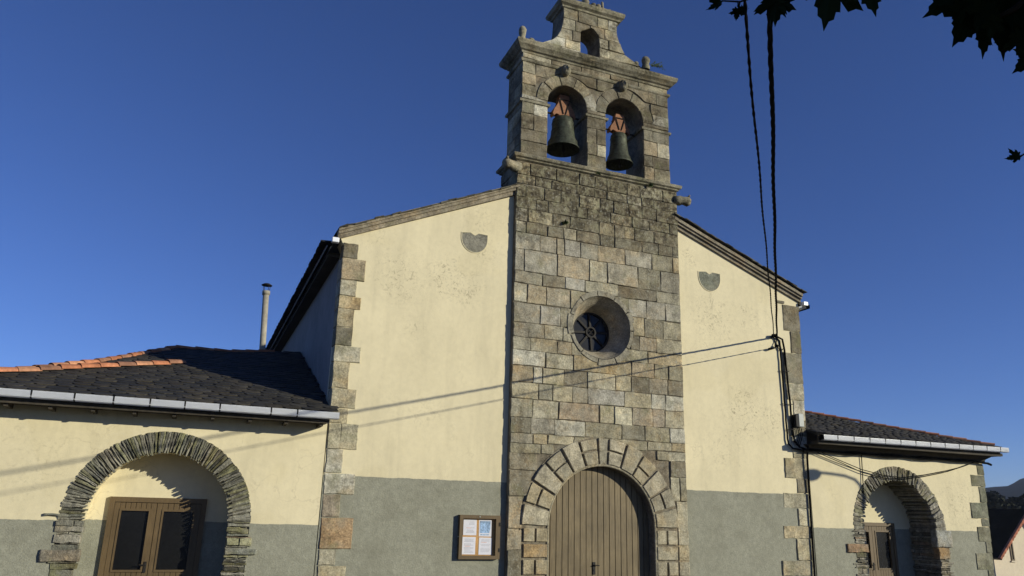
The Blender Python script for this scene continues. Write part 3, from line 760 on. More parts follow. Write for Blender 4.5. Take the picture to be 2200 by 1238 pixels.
# carved heads
for cx, cz in ((-.944, 11.76), (.625, 11.74)):
    bm = NB(); from mathutils import noise
    bmesh.ops.create_icosphere(bm, subdivisions=4, radius=1)
    for v in bm.verts:
        x, y, z = v.co; q = v.co.copy()
        q.x *= .115; q.y *= .13; q.z *= .15
        if y < 0:
            nose = math.exp(-((x / .16) ** 2 + ((z + .02) / .28) ** 2)); q.y -= .05 * nose
            for s in (-1, 1): q.y += .035 * math.exp(-(((x - s * .36) / .18) ** 2 + ((z - .2) / .13) ** 2))
            q.y += .025 * math.exp(-((x / .32) ** 2 + ((z + .45) / .07) ** 2)); q.y -= .02 * math.exp(-((x / .5) ** 2 + ((z - .42) / .1) ** 2))
            for s in (-1, 1): q.y -= .015 * math.exp(-(((x - s * .45) / .2) ** 2 + ((z + .15) / .2) ** 2))
        q += noise.noise_vector(v.co * 3) * .006
        v.co = q + Vector((cx, -.06, cz))
    lathe_r = [bm.verts.new((cx + .14 * math.cos(2 * math.pi * k / 16), yy, cz + .14 * math.sin(2 * math.pi * k / 16))) for yy in (-.04, .03) for k in range(16)]
    bm.faces.new(lathe_r[:16])
    for k in range(16): bm.faces.new([lathe_r[k], lathe_r[(k + 1) % 16], lathe_r[16 + (k + 1) % 16], lathe_r[16 + k]])
    link('carved_head', bm, M_mould, belf, True)
# gargoyles
for s, x, z in ((-1, -2.12, 9.05), (1, 2.14, 9.0)):
    bm = NB()
    tube(bm, [(x - s * .1, .05, z), (x + s * .08, .03, z), (x + s * .16, .0, z + .01), (x + s * .27, -.03, z + .0), (x + s * .33, -.04, z - .01)], [.11, .12, .10, .12, .085], 14)
    for q in (-1, 1): bmesh.ops.create_icosphere(bm, subdivisions=2, radius=.035, matrix=Matrix.Translation((x + s * .27, -.03 + q * .08, z + .1)))
    roughen(bm, .02, 8); link('gargoyle', bm, M_mould, tower_o, True)

# ---------------- side wings
MS = .3575
def roof_z(y, z0=3.28): return z0 + MS * (y + .3)
# left wing
LN = (-8.43, 1.09, 1.265)
bm = NB()
slab(bm, [(-16, -.2), (-5.76, -.2), (-5.76, 3.16), (-16, 3.16)], [arch_loop(LN[0], 1.485, LN[2], -.15, 36)], p, p + .15)
slab(bm, [(-16, -.2), (-5.76, -.2), (-5.76, 3.16), (-16, 3.16)], [arch_loop(LN[0], LN[1] + .06, LN[2], -.15, 36)], p + .152, p + .67)
box(bm, -16, -5.76, p + .672, p + .8, -.2, 3.16)
box(bm, -16, -15.8, p + .8, 12, -.2, 3.1)
link('left_wing_wall', bm, M_pl_left, church)
RN = (8.46, 1.205, 1.40)
bm = NB()
wallr = [(5.70, -.2), (11.50, -.2), (11.66, 3.32), (5.70, 3.32)]
slab(bm, wallr, [arch_loop(RN[0], 1.515, RN[2], -.15, 36)], p, p + .15)
box(bm, 5.70, 11.5, p + .80, p + .95, -.2, 3.3)
box(bm, 5.8, RN[0] - RN[1] - .14, p + .152, p + .80, -.2, 3.3); box(bm, RN[0] + RN[1] + .14, 11.5, p + .152, p + .80, -.2, 3.3)
box(bm, 11.3, 11.5, p + .95, 6, -.2, 3.3)
link('right_wing_wall', bm, M_pl_right, church)

def schist(c): k = rnd.uniform(.6, 1.35); b0 = rnd.choice([(.19, .185, .145), (.235, .225, .175), (.155, .155, .12), (.22, .215, .125), (.27, .255, .20), (.20, .19, .10)]); return tuple(v * k for v in b0)
def rubble_arch(name, cx, r, zs, ro, w0, w1, depth, col, jagin=.07, tail=.14, parent=church, specials=()):
    bm = NB()
    a = math.pi + .02
    while a > -.02:
        w = rnd.uniform(w0, w1); da = w / ((r + ro) / 2); am = a - da / 2
        rin = r - rnd.uniform(-.03, jagin) * .8; rout = ro - rnd.uniform(0, .006)
        lean = rnd.uniform(-.05, .05) + .10 * math.sin(a * 7)
        h0 = da * rin / 2 * .88 * rnd.uniform(.6, 1); h1 = da * rout / 2 * .93
        y0 = p - rnd.uniform(-.004, .030); tw = rnd.uniform(-.015, .015)
        c = col(0)
        def P(rr, t, off): return Vector((cx + rr * math.cos(am) - t * math.sin(am) + lean * (rr - rout) * -math.sin(am), off, zs + rr * math.sin(am) + t * math.cos(am) + lean * (rr - rout) * math.cos(am)))
        cr_ = []
        ks = 5
        for j in range(ks + 1):
            rr = rin + (rout - rin) * j / ks; hh = h0 + (h1 - h0) * j / ks; hh *= rnd.uniform(.95, 1.22); wob = rnd.uniform(-.006, .006); dy = rnd.uniform(-.012, .012)
            cr_.append([bm.verts.new(P(rr, -hh + wob, p + .12)), bm.verts.new(P(rr, -hh + wob, y0 + .012 + dy + tw)), bm.verts.new(P(rr, (-hh * .4 + wob), y0 + dy)), bm.verts.new(P(rr, hh * .5 + wob, y0 + dy - tw * .5)), bm.verts.new(P(rr, hh + wob, y0 + .012 + dy - tw)), bm.verts.new(P(rr, hh + wob, p + .12))])
        fs = []
        for u, v in zip(cr_, cr_[1:]):
            for k in range(5): fs.append(bm.faces.new([u[k], u[k + 1], v[k + 1], v[k]]))
        fs.append(bm.faces.new(cr_[0])); fs.append(bm.faces.new(cr_[-1])); tone(bm, fs, c)
        # same slate running back into the reveal
        if depth > .2:
            q = [bm.verts.new(P(rin + rnd.uniform(0, .03), t, yy)) for yy in (p + .12, p + depth) for t in (-h0, h0)] 
            q2 = [bm.verts.new(P(rout, t, yy)) for yy in (p + .12, p + depth) for t in (-h0 * 1.1, h0 * 1.1)]
            f2 = [bm.faces.new([q[0], q[1], q[3], q[2]]), bm.faces.new([q[0], q[2], q2[2], q2[0]]), bm.faces.new([q[1], q2[1], q2[3], q[3]]), bm.faces.new([q[0], q2[0], q2[1], q[1]])]
            tone(bm, f2, c)
        a -= da
    for s in (-1, 1):                                     # jambs of flat slates
        z = zs - .01
        while z > -.15:
            h = rnd.choice([.025, .03, .04, .05, .06, .09, .13]) * (1.35 if w0 > .06 else 1); xi = cx + s * (r - rnd.uniform(-.02, .05)); xo = cx + s * (ro + rnd.uniform(-.03, .03) + (tail * rnd.random() if rnd.random() < .25 else 0))
            c = col(0)
            if rnd.random() < .06: c = (.27, .205, .135)
            if rnd.random() < .10: c = (.36, .34, .27)
            lo, hi = min(xi, xo), max(xi, xo); y0 = p - rnd.uniform(-.005, .04)
            cuts = [lo, hi] if rnd.random() < .5 else [lo, lo + (hi - lo) * rnd.uniform(.3, .7), hi]
            for u0, u1 in zip(cuts, cuts[1:]):
                block(bm, [(u0, z - h + .006), (u1 - .006, z - h + .006 + rnd.uniform(-.01, .01)), (u1 - .006, z - .002 + rnd.uniform(-.008, .004)), (u0, z - .002)], p + .12, y0 + rnd.uniform(-.012, .012), vary(c, .8, 1.15), bev=.012, jit=.01, seg=.07, tilt=.01)
            if depth > .2: 
                yy = p + .12
                while yy < p + depth:
                    L = rnd.uniform(.12, .35); y2 = min(yy + L, p + depth); k = rnd.uniform(-.03, .02)
                    box(bm, min(xi + s * k, cx + s * (ro - .02)), max(xi + s * k, cx + s * (ro - .02)), yy + .004, y2 - .004, z - h + .006, z - .004, vary(c, .7, 1.2), jit=.008); yy = y2
            z -= h
    for (x0, x1, z0, z1, c) in specials: block(bm, [(x0, z0), (x1, z0), (x1, z1), (x0, z1)], p + .12, p - .055, c, bev=.02, jit=.012)
    prism(bm, arch_loop(cx, ro - .012, zs, -.15) + arch_loop(cx, r + .06, zs, -.15)[::-1], p + .035, p + max(depth - .01, .145), (.12, .11, .08))
    return link(name, bm, M_slatestone, parent)
rubble_arch('left_stone_arch', LN[0], LN[1] + .045, LN[2], 1.50, .018, .055, .0, schist, jagin=.045, tail=.05, specials=[(-10.13, -9.9, 1.32, 1.355, (.23, .235, .19)), (-10.08, -9.52, .62, .80, (.25, .22, .165)), (-7.30, -6.78, .74, .83, (.24, .245, .20))])
def schist2(c): k = rnd.uniform(.65, 1.35); b0 = rnd.choice([(.24, .22, .17), (.30, .28, .22), (.18, .17, .13), (.33, .31, .25), (.22, .205, .13)]); return tuple(v * k for v in b0)
rubble_arch('right_stone_arch', RN[0], RN[1] - .0, RN[2], 1.53, .05, .10, .80, schist2, jagin=.06, specials=[(9.58, 10.13, 1.0, 1.40, (.32, .32, .28)), (9.60, 9.98, .72, .98, (.30, .21, .11)), (6.66, 7.3, .86, 1.05, (.33, .22, .13))])

# wing doors
def wing_door(name, x0, x1, zt, yb, leaves, pane_z0, mat=M_frame):
    yf = yb - .07
    bm = bmesh.new()
    box(bm, x0, x0 + .085, yf, yb, -.15, zt - .085); box(bm, x1 - .085, x1, yf, yb, -.15, zt - .085); box(bm, x0, x1, yf, yb, zt - .085, zt)
    d = link(name, bm, mat, church)
    for a, b_ in leaves:
        bm = bmesh.new(); zt2 = zt - .095; pz1 = zt2 - .13
        box(bm, a, a + .085, yf + .015, yb, -.12, zt2); box(bm, b_ - .085, b_, yf + .015, yb, -.12, zt2)
        nb = 6; w = (b_ - a - .17) / nb
        for k in range(nb):
            for z0, z1 in ((pz1 + .03, zt2), (-.12, pane_z0 - .03)): box(bm, a + .085 + k * w + .004, a + .085 + (k + 1) * w - .004, yf + .022, yb, z0, z1)
        for (u0, u1, z0, z1) in ((a + .085, a + .115, pane_z0 - .03, pz1 + .03), (b_ - .115, b_ - .085, pane_z0 - .03, pz1 + .03), (a + .115, b_ - .115, pz1 - .005, pz1 + .03), (a + .115, b_ - .115, pane_z0 - .03, pane_z0 + .005)):
            box(bm, u0, u1, yf + .002, yb, z0, z1)
        lf = link('door_leaf', bm, mat, d)
        bm = bmesh.new(); box(bm, a + .10, b_ - .10, yf + .05, yf + .062, pane_z0, pz1); o = link('pane', bm, M_glass, d)
    bm = bmesh.new(); box(bm, x0 + .08, x1 - .08, yb - .012, yb + .004, -.15, zt - .08); link('door_backing', bm, M_wooddk, d)
    bm = bmesh.new(); xx = leaves[0][1] - .05; box(bm, xx - .02, xx + .02, yf - .004, yf + .016, .40, .58); tube(bm, [(xx, yf, .53), (xx, yf - .05, .53), (xx - .1, yf - .05, .53)], .009, 6); link('door_handle', bm, M_iron, d)
    return d
wing_door('left_wing_door', -9.26, -7.68, 1.65, p + .672, [(-9.17, -8.50), (-8.49, -7.77)], .44)
wing_door('right_wing_door', 7.50, 9.05, 1.55, p + .80, [(7.59, 8.27), (8.28, 8.96)], .44)

# left wing roof: front slope, rear slope, ridge and hip tiles
bm = NB()
A_ = [(-13.5, -.40), (-5.70, -.40), (-5.70, 6.0), (-7.46, 4.79), (-8.72, 4.64), (-10.0, 2.27), (-11.3, .70), (-12.6, -.40)]
poly = [(-12.4, -.40), (-5.765, -.40), (-5.765, 5.85), (-7.46, 4.79), (-8.72, 4.64), (-10.02, 2.27), (-11.3, .70)]
tp = [bm.verts.new((x, y, roof_z(y) - .012)) for x, y in poly]; bt = [bm.verts.new((x, y, roof_z(y) - .07)) for x, y in poly]
bm.faces.new(tp); bm.faces.new(bt)
for i in range(len(poly)): bm.faces.new([tp[i], bt[i], bt[(i + 1) % len(poly)], tp[(i + 1) % len(poly)]])
# rear slopes falling away
for (a, b_, dx, dy) in (((-5.765, 5.85), (-7.46, 4.79), 0, 5), ((-7.46, 4.79), (-8.72, 4.64), -.5, 5), ((-8.72, 4.64), (-10.02, 2.27), -5, 3), ((-10.02, 2.27), (-12.4, -.40), -5, 3)):
    bm.faces.new([bm.verts.new(q) for q in ((a[0], a[1], roof_z(a[1]) - .012), (b_[0], b_[1], roof_z(b_[1]) - .012), (b_[0] + dx, b_[1] + dy, roof_z(b_[1]) - 1.4), (a[0] + dx, a[1] + dy, roof_z(a[1]) - 1.4))])
tone(bm, bm.faces, (.035, .034, .03))
slates(bm, lambda u, v: Vector((u, v, roof_z(v))), -12.4, -5.80, -.40, 5.85, w=.30, h=.20, inside=lambda u, v: inpoly(u, v, poly), lift=.009)
lroof = link('left_wing_roof', bm, M_slate, church)
def ridge_tiles(name, pts, parent, r=.085, L=.34):
    bm = NB()
    for P0, P1 in zip(pts, pts[1:]):
        P0 = Vector(P0); P1 = Vector(P1); n = max(1, int((P1 - P0).length / L)); d = (P1 - P0) / n; dn = d.normalized()
        side = dn.cross(Vector((0, 0, 1))).normalized(); up = side.cross(dn)
        for k in range(n):
            a = P0 + d * k; b_ = a + d * 1.08; r0, r1 = r * 1.12, r * .92; c = vary(rnd.choice([(.42, .17, .085), (.37, .145, .07), (.45, .22, .12), (.30, .15, .09)]), .8, 1.2)
            K = 6; ra = []; rb = []; ra2 = []; rb2 = []
            oz = rnd.uniform(-.008, .008)
            for j in range(K + 1):
                th = math.pi * j / K; v = side * math.cos(th) + up * math.sin(th) * .85
                ra.append(bm.verts.new(a + v * r0 + up * (oz + .012))); rb.append(bm.verts.new(b_ + v * r1 + up * oz)); ra2.append(bm.verts.new(a + v * (r0 - .014) + up * (oz + .012))); rb2.append(bm.verts.new(b_ + v * (r1 - .014) + up * oz))
            fs = []
            for j in range(K):
                fs += [bm.faces.new([ra[j], ra[j + 1], rb[j + 1], rb[j]]), bm.faces.new([ra2[j], ra2[j + 1], rb2[j + 1], rb2[j]]), bm.faces.new([ra[j], ra[j + 1], ra2[j + 1], ra2[j]]), bm.faces.new([rb[j], rb[j + 1], rb2[j + 1], rb2[j]])]
            for j in (0, K): fs.append(bm.faces.new([ra[j], rb[j], rb2[j], ra2[j]]))
            tone(bm, fs, c)
    return link(name, bm, M_tile, parent)
g = lambda x, y, dz=.0: (x, y, roof_z(y) + dz)
ridge_tiles('hip_tiles', [g(-12.5, -.3), g(-11.35, .60), g(-8.48, 2.82)], lroof, .10)
ridge_tiles('hip_tiles', [g(-11.3, .75, -.02), g(-10.02, 2.27, -.02), g(-8.72, 4.64, -.015), g(-7.46, 4.79, -.015), g(-6.5, 5.38, -.015)], lroof, .08)
bm = bmesh.new(); box(bm, -13.5, -5.80, -.33, p, 3.06, 3.13); box(bm, -13.5, -5.80, -.36, -.334, 3.03, 3.21)
x = -13.4
while x < -5.9: box(bm, x, x + .06, -.30, p, 2.985, 3.058); x += .62
link_split('eaves_board', bm, M_soffit, church)
gutter('gutter', (-13.5, -.45, 3.195), (-5.66, -.45, 3.175), .068, strap=[i for i in (.35, 1.03, 1.7, 2.34, 2.97, 3.58, 4.15, 4.7, 5.24, 5.8, 6.65, 7.1)])
# right wing roof
m2 = .30; def_z = lambda y: 3.56 + m2 * (y + .34)
polyR = [(5.70, -.40), (11.87, -.40), (6.3, 5.2), (5.70, 5.2)]
bm = NB()
tp = [bm.verts.new((x, y, def_z(y) - .012)) for x, y in polyR]; bt = [bm.verts.new((x, y, def_z(y) - .07)) for x, y in polyR]
bm.faces.new(tp); bm.faces.new(bt)
for i in range(4): bm.faces.new([tp[i], bt[i], bt[(i + 1) % 4], tp[(i + 1) % 4]])
bm.faces.new([bm.verts.new(q) for q in ((11.87, -.40, def_z(-.4) - .012), (11.87, 10, def_z(-.4) - .012), (6.3, 5.2, def_z(5.2) - .012))])
tone(bm, bm.faces, (.035, .034, .03))
slates(bm, lambda u, v: Vector((u, v, def_z(v))), 5.76, 11.85, -.40, 5.2, w=.28, h=.17, inside=lambda u, v: inpoly(u, v, polyR), lift=.010)
rroof = link('right_wing_roof', bm, M_slate, church)
ridge_tiles('hip_tiles', [(11.72, -.24, def_z(-.24)), (6.3, 5.2, def_z(5.2))], rroof, .07, .32)
bm = bmesh.new(); box(bm, 5.72, 11.86, -.33, p, 3.325, 3.40); box(bm, 5.60, 11.74, -.36, -.334, 3.31, 3.50)
loft(bm, [(3.14, -.02), (3.18, .03), (3.25, .06), (3.32, .16)], 5.72, 11.66, p, 5)
link_split('eaves_board', bm, M_soffit, church)
gutter('gutter', (5.62, -.45, 3.46), (11.86, -.45, 3.485), .068, strap=[.42 + .5 * i for i in range(12)])
# right end quoins
bm = NB(); Q = [(3.11, 2.84, 11.42), (2.84, 2.54, 11.14), (2.54, 2.13, 11.38), (2.13, 1.72, 10.98), (1.72, 1.52, 11.32), (1.52, 1.14, 11.12), (1.14, .87, 11.36), (.87, .46, 10.94), (.46, .1, 11.3), (.1, -.2, 11.0)]
for z1, z0, xl2 in Q:
    c = (.16, .165, .115) if z0 > 1.4 else (.19, .185, .125); c = vary(c, .8, 1.2); xo = 11.50 + .16 * z0 / 3.3 + .02
    block(bm, [(xl2, z0 + .006), (xo, z0 + .006), (xo, z1 - .006), (xl2, z1 - .006)], p + .1, p - .016, c, jit=.008); box(bm, xo - .1, xo + .012, p + .01, p + rnd.uniform(.25, .5), z0, z1, c, bevel=.01)
link('quoin_stones', bm, M_quoin, church)
# flue on the left roof
bm = bmesh.new(); tube(bm, [(-6.21, 13, 0), (-6.26, 13, 6.6), (-6.365, 13, 8.72)], .105, 16); tube(bm, [(-6.362, 13, 8.72), (-6.37, 13, 8.86)], .135, 16)
fl = link('flue', bm, M_flue, church, True)
bm = bmesh.new()
for k in range(4): 
    an = k * math.pi / 2 + .5; tube(bm, [(-6.37 + .11 * math.cos(an), 13 + .11 * math.sin(an), 8.84), (-6.37 + .15 * math.cos(an), 13 + .15 * math.sin(an), 9.08)], .010, 6)
lathe(bm, [(.001, 9.15), (.10, 9.13), (.185, 9.08), (.185, 9.06), (.001, 9.07)], -6.37, 13, 20); link('flue_cowl', bm, M_iron, fl)
# downpipe beside the right quoins
bm = bmesh.new(); tube(bm, [(5.62, .02, 3.30), (5.60, .05, 3.0), (5.585, .07, 1.5), (5.56, .07, -.1)], .024, 8); link('downpipe', bm, M_black, church)

# ------------------------------------------------------------------ bells
def bell(label, cx, zl, R_, H, rt, yk, wing, slim, yc=.40):
    B = empty('bell', label, 'bell', (cx, yc, zl), 'bells in the bell gable')
    bm = bmesh.new(); k = H
    prof = [(.001, -0.0 + k * .93), (rt * .55, k * .985), (rt * .85, k * .97), (rt, k * .92), (rt * 1.05, k * .82), (rt * 1.06, k * .80), (rt * 1.04, k * .78), (rt * 1.10, k * .55), (rt * 1.12, k * .53), (rt * 1.22, k * .34), (rt * 1.45, k * .2), (R_ * .88, k * .10), (R_ * .97, k * .045), (R_, k * .01), (R_ * .97, 0), (R_ * .90, k * .03), (R_ * .78, k * .12), (rt * 1.1, k * .3), (rt * .9, k * .7), (.001, k * .85)]
    lathe(bm, prof, 0, 0, 40); o = link('bell_body', bm, M_bronze, B, True)
    bm = bmesh.new()
    for zz in (.56, .80, .22):
        rr = np.interp(zz, [.2, .34, .55, .8], [rt * 1.45, rt * 1.22, rt * 1.11, rt * 1.06])
        rg = [bm.verts.new(((rr + q) * math.cos(2 * math.pi * i / 40), (rr + q) * math.sin(2 * math.pi * i / 40), k * zz + h)) for q, h in ((-.004, -.014), (.008, 0), (-.004, .014)) for i in range(40)]
        for a in (0, 1):
            for i in range(40): bm.faces.new([rg[a * 40 + i], rg[a * 40 + (i + 1) % 40], rg[(a + 1) * 40 + (i + 1) % 40], rg[(a + 1) * 40 + i]])
    link_split('bell_rim_band', bm, M_bronze, B, True)
    bm = bmesh.new()
    for an in (0, 1.05, 2.1): tube(bm, [(.09 * math.cos(an), .09 * math.sin(an), k * .95), (.06 * math.cos(an), .06 * math.sin(an), k * 1.08), (0, 0, k * 1.13), (-.06 * math.cos(an), -.06 * math.sin(an), k * 1.08), (-.09 * math.cos(an), -.09 * math.sin(an), k * .95)], .02, 8)
    link('crown_loops', bm, M_bronze, B, True)
    bm = bmesh.new(); zb = k * 1.0; h = yk
    L = [(.10, zb), (.20, zb + .10 * h), (wing * .9, zb - .02), (wing, zb + .06 * h), (wing * .86, zb + .3 * h), (wing * .52, zb + .55 * h), (wing * .44, zb + .8 * h), (wing * .40, zb + h)]
    prism(bm, L + [(-x, z) for x, z in L[::-1]], -.085, .085)
    bmesh.ops.bevel(bm, geom=bm.edges[:], offset=.008, segments=1, affect='EDGES')
    Y = link('headstock', bm, M_yoke, B)
    bm = bmesh.new()
    tube(bm, [(-slim, 0, zb + .10 * h), (slim, 0, zb + .10 * h)], .024, 8)
    for s in (-1, 1): tube(bm, [(s * .03, -.10, zb + .06), (s * .13, -.105, zb + .75 * h)], .012, 6); tube(bm, [(s * .03, .10, zb + .06), (s * .13, .105, zb + .75 * h)], .012, 6)
    tube(bm, [(-.13, -.105, zb + .75 * h), (.13, -.105, zb + .75 * h)], .010, 6)
    link('iron_strap', bm, M_iron, Y)
    bm = bmesh.new(); tube(bm, [(0, 0, k * .8), (.01, 0, k * .2), (.02, -.01, 0), (.02, -.01, -.07)], [.015, .018, .045, .012], 8); link('clapper', bm, M_iron, B, True)
    return B
bell('wide green bronze bell with a flared lip hanging in the left arch of the gable', -.79, 9.90, .41, .85, .25, .58, .31, .53)
bell('narrow dark bronze bell hanging in the right arch of the gable', .745, 9.82, .355, .85, .195, .50, .29, .54)

# ------------------------------------------------------------------ notice board
nb = empty('notice_board', 'brown wooden notice case with four paper notices on the grey wall beside the portal', 'notice board', (-2.66, p, 1.09))
bm = bmesh.new()
X0, X1, Z0, Z1 = -.425, .415, -.41, .405; yf = -.10
fw = .065
for a in ((X0, X1, Z1 - fw, Z1), (X0, X1, Z0, Z0 + fw), (X0, X0 + fw, Z0 + fw, Z1 - fw), (X1 - fw * 1.4, X1, Z0 + fw, Z1 - fw)): box(bm, a[0], a[1], yf, .004, a[2], a[3])
link('case_frame', bm, M_frame, nb)
bm = bmesh.new(); box(bm, X0 + .05, X1 - .05, -.03, .002, Z0 + .05, Z1 - .05); link('backboard', bm, M_cork, nb)
for i, (x, z, w, h, tp) in enumerate(((-.33, .03, .27, .285, 0), (-.005, .01, .255, .305, 1), (-.335, -.325, .265, .32, 0), (.0, -.325, .27, .31, 2))):
    bm = bmesh.new(); box(bm, x, x + w, -.0345, -.0325, z, z + h, jit=.004); pp = link('paper_notice', bm, M_paper, nb)
    if tp == 1:
        bm = bmesh.new(); box(bm, x + .02, x + w - .02, -.0365, -.0355, z + .06, z + h - .02); box(bm, x + .03, x + w - .03, -.0365, -.0355, z + .02, z + .04); q = link('printed_picture', bm, M_blue, pp)
    else:
        bm = bmesh.new()
        zz = z + h - .045; k = 0
        while zz > z + .03:
            L = w - .06 if rnd.random() < .7 else (w - .06) * rnd.uniform(.4, .9); o_ = rnd.uniform(0, .02)
            if not (k in (3, 6)): box(bm, x + .03 + o_, x + .03 + L - o_, -.0365, -.0355, zz, zz + .010)
            zz -= .022; k += 1
        link('printed_lines', bm, M_ink, pp)
        bm = bmesh.new(); box(bm, x + .05, x + w * .6, -.0367, -.0355, z + h * (.45 if tp == 0 else .7), z + h * (.45 if tp == 0 else .7) + .012); link('red_heading', bm, M_red, pp)
bm = bmesh.new(); tube(bm, [(-.02, yf - .012, .375), (-.02, yf, .375)], .012, 8); tube(bm, [(-.41, yf + .03, .0), (-.45, yf + .03, .0)], .01, 6); link_split('lock', bm, M_box, nb)
bm = bmesh.new()
for z in (-.24, .24): box(bm, X1 - .03, X1 + .012, yf - .008, yf - .002, z - .035, z + .035)
link_split('hinge', bm, M_iron, nb)

# ------------------------------------------------------------------ weeds on the tower
def weed(x, y, z, s, label, n=26, mat=M_weed):
    bm = bmesh.new()
    for i in range(n):
        d = Vector((rnd.uniform(-1, 1), rnd.uniform(-1, .1), rnd.uniform(-.3, 1))).normalized() * s * rnd.uniform(.5, 1); q = d.cross(Vector((rnd.random(), rnd.random(), rnd.random()))).normalized() * s * .16
        o = Vector((x, y, z)); bm.faces.new([bm.verts.new(o), bm.verts.new(o + d * .5 + q), bm.verts.new(o + d), bm.verts.new(o + d * .5 - q)])
    o = link('weed', bm, mat); tag(o, label, 'weed', 'weeds rooted in the tower masonry')
weed(-.91, -.01, 7.86, .13, 'small dark weed growing from a joint below the left bell')
weed(1.34, -.05, 9.20, .11, 'small weed tuft hanging under the right end of the bell sill')
weed(-.1, -.08, 9.22, .09, 'tiny weed under the middle of the bell sill')
bm = bmesh.new()
for i in range(9):
    a = Vector((1.50, .05, 12.62)); e = a + Vector((rnd.uniform(.12, .42), rnd.uniform(-.1, .1), rnd.uniform(-.06, .18)))
    tube(bm, [a, (a + e) / 2 + Vector((0, 0, rnd.uniform(-.03, .04))), e], [.006, .005, .003], 4)
    for k in range(5):
        o = a.lerp(e, .4 + .15 * k); bmesh.ops.create_icosphere(bm, subdivisions=1, radius=rnd.uniform(.010, .02), matrix=Matrix.Translation(o + Vector((rnd.uniform(-.02, .02), 0, rnd.uniform(-.02, .02)))))
tag(link('weed', bm, M_weed), 'straggly dry weed sticking out beside the right finial of the bell gable', 'weed', 'weeds rooted in the tower masonry')

# ------------------------------------------------------------------ cables
def strands(bm, fn, T, n, off, rad, pitch, seg=.12, nn=6):
    N = max(4, int(T / seg))
    for k in range(n):
        pts = []
        for i in range(N + 1):
            t = T * i / N; P = fn(t); d = (fn(t + .01) - fn(t - .01)).normalized(); u = d.cross(Vector((0, 0, 1))).normalized(); v = d.cross(u); an = 2 * math.pi * (t / pitch + k / n)
            pts.append(P + (u * math.cos(an) + v * math.sin(an)) * off)
        tube(bm, pts, rad, nn)
A1 = Vector((4.95, .06, 5.90)); c1 = Vector((-.864, -1, -.0785)); L1 = c1.length
A2 = Vector((4.87, .06, 5.62)); c2 = Vector((-.876, -1, -.0892))
def cab(A, c, T, sag): 
    d = c.normalized()
    return lambda t: A + d * t - Vector((0, 0, sag * 4 * (t / T) * (1 - t / T))) + Vector((math.sin(t * 2.1), 0, math.cos(t * 1.7))) * .006
bm = bmesh.new(); T = 32; strands(bm, cab(A1, c1, T, .0), T, 3, .011, .0125, .7)
tag(link('overhead_cable', bm, M_black), 'thick twisted black overhead cable running from the wall anchor high over the viewer', 'cable')
bm = bmesh.new(); strands(bm, cab(A2, c2, T, .0), T, 2, .006, .0075, .35)
tag(link('overhead_cable', bm, M_black), 'thin twisted black overhead cable just left of the thick one', 'cable')
wb = empty('wall_cable', 'black cables clipped down the right quoins and along the right wing eaves', 'cable', (5.05, .1, 5.7))
def child_at(name, bm, mat, par):
    o = link(name, bm, mat, par); o.matrix_parent_inverse = Matrix.Translation(-par.location); return o
def child_split(name, bm, mat, par):
    for o in link_split(name, bm, mat, par): o.matrix_parent_inverse = Matrix.Translation(-par.location)
def wig(P0, P1, n, a=.006): return [Vector(P0).lerp(Vector(P1), i / n) + Vector((rnd.uniform(-a, a), rnd.uniform(-a * .4, a * .4), rnd.uniform(-a, a))) for i in range(n + 1)]
bm = bmesh.new(); yw = .085
tube(bm, [(4.78, yw, 5.86), (4.87, yw - .03, 5.90), A1] , .03, 8)
tube(bm, [A1 + Vector((-.05, .01, 0)), Vector((5.03, yw - .02, 5.80)), Vector((5.05, yw, 5.6))] + wig((5.05, yw, 5.6), (5.08, yw, 3.42), 14) + [Vector((5.10, yw, 3.30)), Vector((5.2, yw - .02, 3.20)), Vector((5.5, .04, 3.17))], .021, 8)
tube(bm, [A1, Vector((5.12, yw - .02, 5.85)), Vector((5.17, yw - .01, 5.6))] + wig((5.17, yw - .01, 5.5), (5.25, yw - .01, 3.6), 12) + [Vector((5.26, .06, 3.38)), Vector((5.38, .03, 3.24)), Vector((5.6, .03, 3.19))], .024, 8)
tube(bm, [A2, Vector((4.98, yw, 5.66)), Vector((5.04, yw, 5.55)), Vector((5.15, yw, 5.62))], .012, 6)
tube(bm, [A2, Vector((4.95, yw, 5.78)), A1], .012, 6)
child_at('drop_cable', bm, M_black, wb)
bm = bmesh.new()
for k, (z, rr) in enumerate(((3.175, .022), (3.15, .016), (3.20, .014))):
    pts = []; x = 5.45
    while x < 11.7: pts.append(Vector((x, .028 - .012 * (k % 2), z + .012 * math.sin(x * 5 + k * 2) + rnd.uniform(-.008, .008) - (x - 5.5) * .0))); x += .22
    tube(bm, pts, rr, 6)
tube(bm, [(11.5, .02, 3.16), (11.72, .02, 3.15), (11.88, .05, 3.12)], .03, 6)
child_at('eaves_cable', bm, M_black, wb)
bm = bmesh.new()
for dz, x0 in ((0, 6.05), (-.07, 5.9)):
    q = [(x0, .03, 3.14), (6.6, .04, 2.985 + dz * .6), (7.3, .07, 2.80 + dz), (8.0, .06, 2.69 + dz), (8.6, .06, 2.66 + dz * .6), (9.4, .06, 2.76 + dz * .5), (10.2, .05, 2.90 + dz * .4), (10.8, .04, 3.03), (11.2, .03, 3.15)]
    tube(bm, q, .010, 6)
child_at('hanging_cable', bm, M_black, wb)
bm = bmesh.new(); tube(bm, [(7.36, .09, 3.17), (7.345, .10, 2.7), (7.31, .09, 2.25)], .011, 6); child_at('drop_wire', bm, M_black, wb)
bm = bmesh.new()
for z, x0, x1 in ((5.05, 4.99, 5.25), (4.25, 5.0, 5.32), (3.65, 5.05, 5.30)): tube(bm, [(x0, .10, z), (x0 + .1, .055, z - .01), (x1, .06, z + .01)], .010, 6)
child_split('cable_clip', bm, M_iron, wb)
